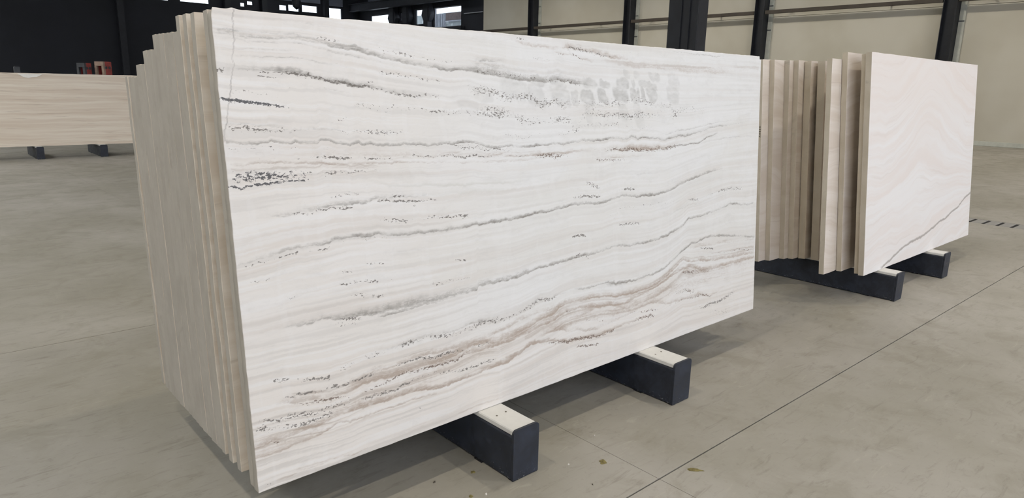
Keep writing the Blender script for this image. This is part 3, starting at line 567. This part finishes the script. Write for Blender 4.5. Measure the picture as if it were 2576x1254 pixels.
def hero_slab():
    """front slab of the main stack; its face carries the traced strata as attribute layers"""
    W, H, T = 3.266, 1.591, 0.038
    nx, nz = 1020, 498
    rg = np.random.RandomState(5)
    uu = np.linspace(0, 1, nx + 1); vv = np.linspace(0, 1, nz + 1)
    top = H + 0.0016 * fbm(uu * 60, uu * 0 + 3.3, 11) * 2
    top = np.where(uu * W > 3.2475, top - 0.0185, top)
    top = top + 0.004 * np.exp(-((uu * W - .062) / .012) ** 2)
    bot = 0.0015 * fbm(uu * 50, uu * 0 + 9.1, 12)
    lef = 0.0018 * fbm(vv * 40, vv * 0 + 1.7, 13); rig = 0.0012 * fbm(vv * 40, vv * 0 + 5.7, 14)
    lef = lef + np.where(vv > .985, .006 * (vv - .985) / .015, 0)
    U, V = np.meshgrid(uu, vv)
    X = U * W + (1 - U) ** 40 * lef[:, None] + U ** 40 * rig[:, None]; Z = bot[None, :] + V * (top - bot)[None, :]
    co = np.zeros(((nx + 1) * (nz + 1), 3)); co[:, 0] = X.ravel(); co[:, 2] = Z.ravel()
    # ---- strata masks in slab metres
    s = X; h = Z
    jag = 0.0065 * fbm(s * 17, h * 9, 21, 3, .55) + 0.0042 * fbm(s * 70, h * 40, 31, 2, .6)
    tooth = 0.004 * np.abs(((s * 11 + 2 * fbm(s * 3, h * 0.5, 5)) % 1.0) - .5)
    lay = {c: np.ones_like(s) for c in 'gbokpq'}
    un = s / 3.27
    brk = np.clip(0.55 + 1.1 * fbm(s * 9, h * 30, 41, 3, .6), 0, 1)
    for cls, wl, wu, st, data in VEINS:
        P = np.array([[float(a) for a in q.split(',')] for q in data.split()])
        c = np.interp(uu * W / 3.27, P[:, 0] / 1000, P[:, 1] / 1000, left=-9, right=-9) * 1.6
        a = np.interp(uu * W / 3.27, P[:, 0] / 1000, P[:, 2] / 10, left=0, right=0) * st * {'g': 1.35, 'b': 1.4}.get(cls, 1.0)
        j0 = max(0, int((P[0, 0] / 1000 - .004) * nx)); j1 = min(nx, int((P[-1, 0] / 1000 + .004) * nx)) + 1
        cc = c[j0:j1][None, :]; aa = a[j0:j1][None, :]
        if cls in 'gb': wl *= 1.25; wu *= 1.45
        wide = min(1.0, (wl + wu) / .02)
        d = h[:, j0:j1] - cc + jag[:, j0:j1] * (0.45 + .75 * wide)
        if cls == 'g': d = d - tooth[:, j0:j1] * (.6 if cls == 'g' else 0)
        lo = np.clip((d + wl) / wl, 0, 1); hi = np.clip(1 - d / wu, 0, 1)
        m = lo * lo * (3 - 2 * lo) * (hi if cls in 'gbo' else hi * hi * (3 - 2 * hi)) * aa
        if cls in 'gb': m = m * (0.45 + .75 * brk[:, j0:j1])
        lay[cls][:, j0:j1] *= 1 - np.clip(m, 0, 1)
    for c in lay: lay[c] = 1 - lay[c]
    # fine strata that follow the main beds
    keys = [0, 7, 10, 24, 29, 33, 38]
    def bed(i): 
        P = np.array([[float(a) for a in q.split(',')] for q in VEINS[i][4].split()]); return np.interp(uu * W / 3.27, P[:, 0] / 1000, P[:, 1] / 1000) * 1.6
    beds = sorted([np.full(nx + 1, -.12), bed(BEDS[0]), bed(BEDS[1]), bed(BEDS[2]), bed(BEDS[3]), bed(BEDS[4]), np.full(nx + 1, 1.66)], key=lambda b: b.mean())
    t = np.zeros_like(s)
    for a, b in zip(beds, beds[1:]):
        gap = np.maximum(b - a, .03)[None, :]; t += np.clip((h - a[None, :]) / gap, 0, 1) * gap.mean()
    t = t + jag * .5
    st1 = fbm(s * .7, t * 34, 51, 4, .6); st2 = fbm(s * 1.6 + 9, t * 90, 61, 3, .6); blot = fbm(s * 2.2, t * 5, 71, 4, .55)
    vert = fbm(s * 26 + 2 * fbm(s * 3, h * 3, 82), h * 3.2, 81, 3, .6)
    A1 = np.ones((len(co), 4), np.float32); A2 = A1.copy(); A3 = A1.copy()
    for k, c in enumerate('gbo'): A1[:, k] = lay[c].ravel()
    for k, c in enumerate('kpq'): A2[:, k] = lay[c].ravel()
    A3[:, 0] = (st1 + .5).ravel(); A3[:, 1] = (st2 + .5).ravel(); A3[:, 2] = (blot + .5).ravel()
    # cloudy grey cells between upright white healed cracks (upper right of the face)
    cells = np.zeros_like(s); wx = .016 * fbm(s * 24, h * 22, 301, 3, .6); wz = .016 * fbm(s * 22, h * 26, 311, 3, .6)
    for (cx, cz, rx, rz, a) in CELLS:
        qa = np.abs((s - cx + .25 * (h - cz) + wx) / rx); qb = np.abs((h - cz + wz + .10 * (s - cx)) / rz)
        q = (qa ** 3.2 + qb ** 3.2) ** .3125
        e = np.clip((1.04 - q) / .22, 0, 1)
        cells = np.maximum(cells, e * a * np.clip(0.8 + .9 * fbm(s * 26, h * 60, 93, 3, .6), .3, 1.15))
    A4 = np.ones((len(co), 4), np.float32); A4[:, 0] = cells.ravel(); A4[:, 1] = (vert + .5).ravel()
    crk = np.interp(h, [q[0] for q in CRACK[::-1]], [q[1] for q in CRACK[::-1]], left=-1, right=CRACK[0][1])
    A4[:, 2] = (np.clip(1 - np.abs(s - crk + (.006 * fbm(s * 0 + 4, h * 38, 97, 4, .7))) / .0027, 0, 1) * (.65 + .5 * vnoise(s * 0, h * 38, 99))).ravel()
    # ---- mesh
    def vid(i, j): return i * (nx + 1) + j
    I, J = np.meshgrid(np.arange(nz), np.arange(nx), indexing='ij')
    q = np.stack([vid(I, J), vid(I, J + 1), vid(I + 1, J + 1), vid(I + 1, J)], -1).reshape(-1, 4)
    loop = [vid(0, j) for j in range(nx)] + [vid(i, nx) for i in range(nz)] + [vid(nz, j) for j in range(nx, 0, -1)] + [vid(i, 0) for i in range(nz, 0, -1)]
    loop = np.array(loop); nb = len(loop); base = len(co)
    cb = co[loop].copy(); cm = cb.copy(); cx = np.array([W / 2, 0, H / 2])
    dirn = np.zeros_like(cb); dirn[:, 0] = np.where(cb[:, 0] < .01, -1, np.where(cb[:, 0] > W - .01, 1, 0)); dirn[:, 2] = np.where(cb[:, 2] < .006, -1, np.where(cb[:, 2] > H - .022, 1, 0))
    cm = cb + dirn * .0013; cm[:, 1] = .0014; cbk = cm.copy(); cbk[:, 1] = T
    cbk[:, 0] += np.where((cb[:, 0] < .01) & (cb[:, 2] > H - .014), .012 * (cb[:, 2] - H + .014) / .014, 0)
    allco = np.vstack([co, cm, cbk]); k = np.arange(nb); k1 = (k + 1) % nb
    ring1 = np.stack([loop[k1], loop[k], base + k, base + k1], -1); ring2 = np.stack([base + k1, base + k, base + nb + k, base + nb + k1], -1)
    quads = np.vstack([q, ring1, ring2]); nq = len(quads)
    me = bpy.data.meshes.new('veined_slab'); me.vertices.add(len(allco)); me.vertices.foreach_set('co', allco.ravel().astype(np.float32))
    nl = nq * 4 + nb; me.loops.add(nl); me.polygons.add(nq + 1)
    li = np.concatenate([quads.ravel(), (base + nb + np.arange(nb))[::-1]]).astype(np.int32)
    me.loops.foreach_set('vertex_index', li)
    ls = np.concatenate([np.arange(nq) * 4, [nq * 4]]).astype(np.int32); me.polygons.foreach_set('loop_start', ls)
    mi = np.zeros(nq + 1, np.int32); mi[len(q) + nb:] = 1; me.polygons.foreach_set('material_index', mi)
    me.update(calc_edges=True); me.validate()
    for nm, A in (('veins', A1), ('pits', A2), ('strata', A3), ('cells', A4)):
        at = me.attributes.new(nm, 'FLOAT_COLOR', 'POINT'); full = np.zeros((len(allco), 4), np.float32); full[:len(co)] = A
        full[base:base + nb] = A[loop]; full[base + nb:] = A[loop]; at.data.foreach_set('color', full.ravel())
    # ---- material
    N = Nodes('veined_white_travertine'); c = N.coord('Object')
    g, b, o = N.split(N.attr('veins'))[:3]; k, p, r = N.split(N.attr('pits'))[:3]; s1, s2, bl = N.split(N.attr('strata'))[:3]; ce, ve, ck = N.split(N.attr('cells'))[:3]
    grain = N.noise(N.mapping(c, (55, 55, 95)), 1.0, 5, 0.7); pn = N.noise(N.mapping(c, (85, 85, 150)), 1.0, 3, 0.62, 0.4); pn2 = N.noise(N.mapping(c, (80, 80, 150), (7, 3, 1)), 1.0, 3, 0.6, 0.8)
    sep = N.new('ShaderNodeSeparateXYZ'); N.put(sep.inputs[0], c)
    warm = N.math('MULTIPLY', N.math('ADD', N.step(sep.outputs[0], 1.4, 0.2), N.step(sep.outputs[2], 0.45, 0.12)), 0.6)
    col = N.mix(N.step(bl, 0.25, 0.8), lin(223, 222, 218), lin(220, 218, 212))
    col = N.mix(N.math('MINIMUM', warm, 0.75), col, lin(222, 215, 206))
    col = N.mix(N.math('MULTIPLY', N.step(s1, 0.48, 0.92), N.math('MULTIPLY_ADD', warm, 0.22, 0.20)), col, lin(202, 192, 181))
    col = N.mix(N.math('MULTIPLY', N.step(s2, 0.56, 0.95), N.math('MULTIPLY_ADD', warm, 0.26, 0.13)), col, lin(190, 185, 178))
    col = N.mix(N.math('MULTIPLY', N.step(s2, 0.42, 0.10), 0.4), col, lin(228, 227, 224))
    col = N.mix(N.math('MULTIPLY', N.step(ve, 0.66, 0.95), 0.12), col, lin(230, 229, 226))
    col = N.mix(N.math('MULTIPLY', N.step(grain, 0.52, 0.75), 0.10), col, lin(180, 174, 166))
    mottle = N.noise(N.mapping(c, (9, 9, 22), (5, 5, 5)), 1.0, 6, 0.7, 0.4)
    col = N.mix(N.math('MULTIPLY', N.step(mottle, 0.48, 0.72), 0.24), col, lin(196, 193, 187))
    col = N.mix(N.math('MULTIPLY', ce, 0.72), col, lin(182, 180, 174))
    fib = N.noise(N.mapping(c, (28, 28, 170)), 1.0, 5, 0.72, 0.3); mot = N.noise(N.mapping(c, (48, 48, 80), (3, 0, 9)), 1.0, 4, 0.7, 0.5)
    tex = N.math('ADD', N.math('MULTIPLY', N.math('SUBTRACT', fib, 0.5), 0.95), N.math('MULTIPLY', N.math('SUBTRACT', mot, 0.5), 1.05))
    def etch(m):
        edge = N.step(N.math('ADD', m, N.math('MULTIPLY', tex, N.math('MULTIPLY', N.step(m, 0.0, 0.22), 0.9))), 0.06, 0.50)
        body = N.math('ADD', 0.56, N.math('MULTIPLY', N.step(tex, -0.24, 0.16), 0.60))
        return N.math('MULTIPLY', N.math('MULTIPLY', m, body), N.math('ADD', 0.35, N.math('MULTIPLY', edge, 0.72)))
    gm = etch(g); bmm = N.math('ADD', etch(b), N.math('MULTIPLY', N.math('MULTIPLY', N.step(b, 0.04, 0.16), N.step(s2, 0.50, 0.80)), 0.30))
    col = N.mix(N.math('MULTIPLY', o, 1.0, clamp=True), col, lin(180, 177, 163))
    col = N.mix(N.math('MULTIPLY', bmm, 1.0, clamp=True), col, lin(176, 162, 149))
    col = N.mix(N.math('MULTIPLY', gm, 1.05, clamp=True), col, lin(146, 141, 133))
    pm = N.step(N.math('ADD', pn, N.math('MULTIPLY', p, 0.30)), 0.715, 0.755)
    pm = N.math('MULTIPLY', pm, N.step(p, 0.03, 0.16))
    rim = N.math('MULTIPLY', N.step(N.math('ADD', pn, N.math('MULTIPLY', p, 0.30)), 0.66, 0.74), N.step(p, 0.03, 0.2))
    col = N.mix(N.math('MULTIPLY', rim, 0.28), col, lin(180, 174, 166))
    col = N.mix(N.math('MULTIPLY', pm, 0.85), col, lin(112, 107, 101))
    rm = N.math('MULTIPLY', N.step(N.math('ADD', pn, N.math('MULTIPLY', r, 0.30)), 0.715, 0.755), N.step(r, 0.03, 0.16))
    col = N.mix(N.math('MULTIPLY', rm, 0.85), col, lin(118, 102, 90))
    km = N.math('MULTIPLY', N.step(N.math('ADD', pn2, N.math('MULTIPLY', k, 0.36)), 0.70, 0.74), N.step(k, 0.04, 0.2))
    col = N.mix(N.math('MULTIPLY', km, 0.92), col, lin(78, 78, 81))
    sp = N.math('MULTIPLY', N.step(pn2, 0.735, 0.76), N.step(bl, 0.45, 0.65))
    col = N.mix(N.math('MULTIPLY', sp, 0.6), col, lin(140, 134, 126))
    col = N.mix(N.math('MULTIPLY', ck, 0.8), col, lin(120, 112, 106))
    holes = N.math('ADD', N.math('ADD', pm, rm), N.math('ADD', km, N.math('MULTIPLY', sp, .5)))
    hgt = N.math('SUBTRACT', N.math('MULTIPLY', grain, 0.12), holes)
    mat = N.finish(col, N.step(holes, 0, 1, 0.42, 0.85), 0, N.bump(hgt, 0.35, 0.002), 0.35)
    ob = link_mesh('slab_of_stone', me, [mat, M_EDGE], None, (0.7825, 2.126, 0.2282), (-LEAN, 0, 0))
    return tag(ob, 'large white travertine slab with wavy grey and brown veins, front of the main stack', 'stone slab', 'slabs of the main stack')
hero_slab()

# rest of the main stack (left ends almost flush at x = 0.785)
MAIN = [(2.1665, .038, 1.812), (2.292, .039, 1.813), (2.371, .039, 1.813), (2.450, .038, 1.812)]
MAIN += [(y, t, 1.761) for y, t in ((2.4905, .057), (2.5485, .056), (2.6055, .049), (2.6555, .050), (2.7065, .049), (2.7565, .039))]
MAIN += [(y, t, 1.709) for y, t in ((2.7975, .051), (2.8495, .050), (2.9005, .052))]
MAIN += [(y, t, 1.657) for y, t in ((2.9545, .062), (3.0175, .062))]
MAIN += [(y, t, 1.607) for y, t in ((3.0815, .052), (3.1345, .051), (3.1865, .045))]
MAIN += [(3.2530, .038, 1.607)]
rg = random.Random(3)
ordm = lambda i: ORD[i]
for i, (y, t, z) in enumerate(MAIN):
    x0 = .7835 + .0155 * (y - 2.126) / 1.2 + rg.uniform(-.0016, .0016)
    if i == 0: lab = 'pale slab pressed against the back of the veined front slab'
    elif i < 4: lab = '%s thin pale slab behind the veined front slab, standing apart with a gap' % ordm(i - 1)
    elif i == len(MAIN) - 1: lab = 'rearmost pale slab of the main stack, set off by a narrow gap'
    else: lab = 'pale slab %s from the front in the main stack, end flush with neighbours' % ordm(i + 1)
    slab(lab, x0, 4.052 + rg.uniform(-.03, .0), y, t, z + rg.uniform(-.0012, .0012), [M_FACE, M_EDGE], 100 + i, 'slabs of the main stack', arris=.0007 if 3 < i < len(MAIN) - 1 else .0014, am=1 if 3 < i < len(MAIN) - 1 and i not in (6, 9, 13) else 0)

# right stack
SKR = (-.085, -.155)
R = [(2.015, .042, 5.512, 8.105, 1.907), (2.059, .042, 5.545, 8.07, 1.897), (2.187, .041, 5.512, 8.05, 1.909), (2.2315, .040, 5.300, 7.95, 1.859), (2.478, .062, 5.733, 8.2, 1.862),
     (2.570, .055, 5.682, 8.2, 1.860), (2.631, .043, 5.595, 8.15, 1.862), (2.6755, .044, 5.530, 8.1, 1.860), (2.7205, .042, 5.372, 8.0, 1.858), (2.7640, .036, 5.268, 7.9, 1.858)]
RL = ['cream slab with a diagonal grey crack, front of the right stack', 'cream slab pressed behind the cracked front slab of the right stack', 'tall cream slab behind a gap, third from the front of the right stack',
      'cream slab jutting furthest left near the front of the right stack', 'dark shaded slab right of the deep gap in the right stack', 'first slab left of the deep gap in the right stack',
      'second slab left of the deep gap in the right stack', 'third slab left of the deep gap in the right stack', 'cream slab next to the lettered one in the right stack', 'cream slab with small lettering on its end, beside the main stack']

def right_face():
    N = Nodes('swirled_cream_travertine'); c = N.coord('Object')
    sep = N.new('ShaderNodeSeparateXYZ'); N.put(sep.inputs[0], c); x, z = sep.outputs[0], sep.outputs[2]
    big = N.noise(N.mapping(c, (1.0, 1, 0.7)), 1.3, 3, 0.5); jag = N.noise(c, 16.0, 4, 0.6)
    # beds arch up over the middle of the slab
    ax = N.math('DIVIDE', N.math('SUBTRACT', x, 1.25), 0.62); bulge = N.math('POWER', 2.718, N.math('MULTIPLY', N.math('MULTIPLY', ax, ax), -1.0))
    lay = N.math('SUBTRACT', z, N.math('MULTIPLY', bulge, N.step(z, 0.2, 1.2, 0.0, 0.34)))
    lay = N.math('ADD', lay, N.math('MULTIPLY', big, 0.35)); lay = N.math('SUBTRACT', lay, N.math('MULTIPLY', N.math('MULTIPLY', x, N.step(z, 0.9, 0.3)), 0.16))
    cv = N.new('ShaderNodeCombineXYZ'); N.put(cv.inputs[0], N.math('MULTIPLY', x, 0.4)); N.put(cv.inputs[2], N.math('MULTIPLY', lay, 11.0))
    b1 = N.noise(cv.outputs[0], 1.0, 5, 0.55); b2 = N.noise(N.vadd(cv.outputs[0], (5, 0, 13.0)), 2.6, 4, 0.6)
    col = N.mix(N.step(b1, 0.35, 0.66), lin(232, 229, 225), lin(228, 220, 213))
    col = N.mix(N.math('MULTIPLY', N.step(z, 0.9, 1.5), 0.5), col, lin(226, 215, 205))
    col = N.mix(N.math('MULTIPLY', N.step(b2, 0.54, 0.70), 0.24), col, lin(208, 195, 184))
    fc = N.new('ShaderNodeFloatCurve'); N.put(fc.inputs[1], N.math('DIVIDE', x, 2.6))
    cu = fc.mapping.curves[0]; P = [(.36, .010), (.494, .039), (.584, .063), (.771, .112), (.995, .14), (1.207, .152), (1.369, .176), (1.592, .216), (1.705, .245), (1.827, .247), (2.005, .297), (2.195, .327), (2.356, .396), (2.56, .447)]
    cu.points[0].location = (0, 0); cu.points[1].location = (1, P[-1][1])
    for a, b in P[:-1]: cu.points.new(a / 2.6, b)
    for q in cu.points: q.handle_type = 'VECTOR'
    fc.mapping.update()
    d = N.math('ADD', N.math('SUBTRACT', z, fc.outputs[0]), N.math('MULTIPLY', N.math('SUBTRACT', jag, 0.5), 0.030))
    v = N.math('MULTIPLY', N.math('MULTIPLY', N.step(d, -.012, -.003), N.step(d, .020, .004)), N.step(x, 0.30, 0.38))
    col = N.mix(N.math('MULTIPLY', v, 0.78), col, lin(156, 148, 140))
    pn = N.noise(N.mapping(c, (35, 35, 120)), 1.0, 3, 0.6)
    pm = N.math('MULTIPLY', N.step(pn, 0.70, 0.74), N.step(b2, 0.48, 0.6)); col = N.mix(N.math('MULTIPLY', pm, 0.6), col, lin(140, 128, 118))
    return N.finish(col, 0.5, 0, N.bump(jag, 0.04, 0.003), 0.3)
M_SWIRL = right_face()
lettered = None
for i, (y, t, x0, x1, z) in enumerate(R):
    o = slab(RL[i], x0, x1, y, t, z, [M_SWIRL if i == 0 else M_FACE_R, M_EDGE_R], 300 + i, 'slabs of the right stack', SKR if i < 3 else (-.03, -.10))
    if i == 9: lettered = o
tc = bpy.data.curves.new('lettering', 'FONT'); tc.body = '. AHBEH'; tc.size = .021; tc.space_character = 1.55; tc.extrude = .0004; tc.align_x = 'CENTER'
to = bpy.data.objects.new('lettering_source', tc); COL.objects.link(to); bpy.context.view_layer.update()
tm = bpy.data.meshes.new_from_object(to.evaluated_get(bpy.context.evaluated_depsgraph_get())); COL.objects.unlink(to); bpy.data.objects.remove(to)
tm.materials.clear()
# local slab space: end face is x ~ 0, letters read upward, tops toward the back of the stack
lt = link_mesh('lettering', tm, M_INK, lettered); lt['label'] = 'small grey handwritten letters reading upward'
lt.matrix_local = Matrix(((0, 0, -1, -.0225), (0, 1, 0, .006), (1, 0, 0, 1.058), (0, 0, 0, 1)))

# left stack far behind
def broken_top(x):
    return -.004 - .03 * max(0, min(1, (x - 1.6) / .5)) * (1 if x > 1.6 else 0) - .012 * abs(math.sin(x * 7.3))
LS = [(16.60, .05, 1.655, broken_top), (16.653, .05, 1.64, None), (16.706, .05, 1.66, None), (16.759, .05, 1.648, None), (16.812, .05, 1.655, None), (16.865, .05, 1.65, None), (16.918, .05, 1.652, None)]
for i, (y, t, z, tf) in enumerate(LS):
    lab = 'long beige travertine slab with a broken top edge, front of the far left stack' if i == 0 else 'beige slab %s from the front in the far left stack' % ORD[i]
    slab(lab, 0.75 + .03 * (i % 3), 4.25 - .05 * (i % 2), y, t, z, [M_FACE_L, M_EDGE], 500 + i, 'slabs of the far left stack', zb=.2455, topfn=tf, rough=.004)
ck = MB().prism([(2.05, 1.665), (2.14, 1.60), (2.22, 1.585), (2.28, 1.60), (2.36, 1.605), (2.46, 1.66), (2.30, 1.668)], 'y', 0, .014).build('broken_patch', M_CHIP)
base0 = [o for o in bpy.data.objects if o.get('label', '').startswith('long beige')][0]
ck.parent = base0; ck.location = (-base0.location.x, -.010, -.262); ck.rotation_euler = (0, 0, 0); ck['label'] = 'bright freshly broken stone patch'
# red and grey blocks lying on the far left stack
def block(label, x, y, z, w, h, rz, front, side):
    r = empty('clamp_block', (x, y, z), (0, 0, rz)); tag(r, label, 'iron block', 'iron blocks on the far left stack')
    MB().box(-w / 2, w / 2, -w / 2, -w / 2 + .05, h - .09, h, .006).box(-w / 2, -w / 2 + .05, -w / 2, -w / 2 + .05, 0, h - .09).box(w / 2 - .05, w / 2, -w / 2, -w / 2 + .05, 0, h - .09).build('front_frame', front, r)
    MB().box(w / 2 - .05, w / 2, -w / 2 + .05, w / 2, 0, h, .006).box(-w / 2, -w / 2 + .05, -w / 2 + .05, w / 2, 0, h).box(-w / 2 + .05, w / 2 - .05, w / 2 - .04, w / 2, 0, h).box(-w / 2 + .05, w / 2 - .05, -w / 2 + .05, w / 2 - .04, h - .04, h).build('side_frame', side, r)
    for k in (-1, 1): MB().lathe([(.028, 0), (.028, .012)], (0, 0, 0), 12).build('bolt', M_GREY, r, (w / 2, k * w * .2, h * .55), (0, math.radians(90), 0))
    return r
block('larger red iron block with an open tan front on the far left stack', 3.60, 16.98, 1.656, 0.225, .275, math.radians(-55), M_TAN, M_RED)
block('smaller darker red iron block left of the larger one, far left stack', 3.25, 16.99, 1.656, .19, .235, math.radians(-52), M_GREY, M_RED)
gb = empty('clamp_block', (2.09, 17.0, 1.656)); tag(gb, 'small dark grey iron block at the left end of the far left stack', 'iron block', 'iron blocks on the far left stack')
MB().box(-.05, .05, -.05, .05, 0, .12, .008).build('body', M_GREY, gb); MB().box(-.03, .03, -.03, .03, .12, .135, .004).build('cap', M_DARKSTEEL, gb)

# ------------------------------------------------------------------ bearer beams
def beam(label, x, y0, y1, w, group, h=.226, post_y=None):
    r = empty('steel_bearer', (x, y0, 0)); tag(r, label, 'beam', group)
    L = y1 - y0
    m = MB(); m.box(0, w, .012, L, .004, h - .024, .006, 2); m.build('body', M_STEEL, r)
    # folded end plate, rounded shoulders, slightly proud of the pad
    e = MB(); rr = .018; pts = [(0, .004), (w, .004), (w, h - rr)] + [(w - rr + rr * math.cos(a), h + .004 - rr + rr * math.sin(a)) for a in (math.radians(t) for t in (20, 45, 70, 90))] + [(rr + rr * math.cos(a), h + .004 - rr + rr * math.sin(a)) for a in (math.radians(t) for t in (90, 110, 135, 160))] + [(0, h - rr)]
    e.prism(pts, 'y', 0, .012).build('end_plate', M_STEEL, r)
    MB().box(.005, w - .005, .0125, L - .01, h - .024, h, .004).build('pad', M_PAD, r)
    for fx in (.3, .68): MB().lathe([(.0045, 0), (.0045, .0012)], (0, 0, 0), 12).build('screw', M_SCREW, r, (w * fx, .155 + .01 * fx, h))
    for yy in (.20, L - .3): MB().box(-.004, w * .5, yy, yy + .05, 0, .006).build('foot', M_RUBBER, r)
    MB().box(.002, w - .002, .002, .03, 0, .005).build('foot', M_RUBBER, r)
    if post_y:
        MB().box(.03, w - .03, post_y - y0, post_y - y0 + .08, h - .03, 1.45, .004).build('upright_post', M_STEEL, r)
    return r
beam('black bearer beam under the left half of the main stack', 1.741, 1.889, 3.75, .144, 'beams under the main stack', post_y=3.44)
beam('black bearer beam under the right half of the main stack', 2.856, 1.889, 3.75, .147, 'beams under the main stack', post_y=3.44)
beam('black bearer beam under the left half of the right stack', 5.800, 1.864, 3.40, .144, 'beams under the right stack', post_y=2.97)
beam('black bearer beam under the right half of the right stack', 6.917, 1.864, 3.40, .150, 'beams under the right stack', post_y=2.97)
beam('black bearer beam at the left frame edge under the far left stack', 2.155, 16.39, 17.6, .125, 'beams under the far left stack', h=.243, post_y=17.2)
beam('black bearer beam nearest the main stack under the far left stack', 3.260, 16.39, 17.6, .135, 'beams under the far left stack', h=.243, post_y=17.2)

# ------------------------------------------------------------------ small litter on the floor
def scrap(name, label, cat, x, y, w, l, h, mat, seed, rz, group):
    rg = random.Random(seed); bm = bmesh.new(); n = 11
    ring = [(w / 2 * math.cos(2 * math.pi * i / n) * rg.uniform(.6, 1.15), l / 2 * math.sin(2 * math.pi * i / n) * rg.uniform(.6, 1.15)) for i in range(n)]
    lo = [bm.verts.new((a, b, 0)) for a, b in ring]; hi = [bm.verts.new((a * .82, b * .82, h * rg.uniform(.5, 1.1))) for a, b in ring]
    c = bm.verts.new((0, 0, h * 1.05)); bm.faces.new(lo[::-1])
    for i in range(n): j = (i + 1) % n; bm.faces.new((lo[i], lo[j], hi[j], hi[i])); bm.faces.new((hi[i], hi[j], c))
    bmesh.ops.recalc_face_normals(bm, faces=bm.faces)
    me = bpy.data.meshes.new(name); bm.to_mesh(me); bm.free()
    return tag(link_mesh(name, me, mat, None, (x, y, .0004), (0, 0, rz)), label, cat, group)
G = 'litter on the concrete floor'
scrap('scrap', 'olive scrap lying between the front beam and the dark floor joint', 'scrap', 2.155, 1.755, .046, .036, .004, M_LEAF, 1, .4, G)
scrap('scrap', 'long olive scrap lying beyond the dark floor joint', 'scrap', 2.411, 1.454, .075, .026, .005, M_LEAF, 2, -.9, G)
scrap('scrap', 'small tan scrap beside the foot of the front beam', 'scrap', 1.663, 2.055, .024, .022, .003, M_LEAF, 3, .2, G)
scrap('scrap', 'flat olive scrap at the bottom frame edge', 'scrap', 1.545, 1.921, .026, .018, .003, M_LEAF, 4, 1.2, G)
scrap('stone_chip', 'dark stone chip near the light shadow band', 'stone chip', 1.491, 2.096, .014, .010, .006, M_CHIPD, 5, .3, G)
scrap('stone_chip', 'white stone chip at the corner of the front beam', 'stone chip', 1.60, 1.893, .012, .010, .005, M_CHIPW, 6, .9, G)
scrap('stone_chip', 'white stone chip right of the front beam', 'stone chip', 2.303, 1.937, .009, .008, .004, M_CHIPW, 7, .1, G)
scrap('stone_chip', 'pale stone chip between olive scrap and front beam', 'stone chip', 2.021, 1.837, .012, .009, .004, M_CHIPW, 8, .1, G)
scrap('stone_chip', 'tiny dark chip in front of the olive scrap', 'stone chip', 1.985, 1.665, .014, .006, .003, M_CHIPD, 9, 1.1, G)
scrap('stone_chip', 'white stone chip at the lower frame edge', 'stone chip', 1.575, 1.860, .013, .011, .005, M_CHIPW, 10, .6, G)
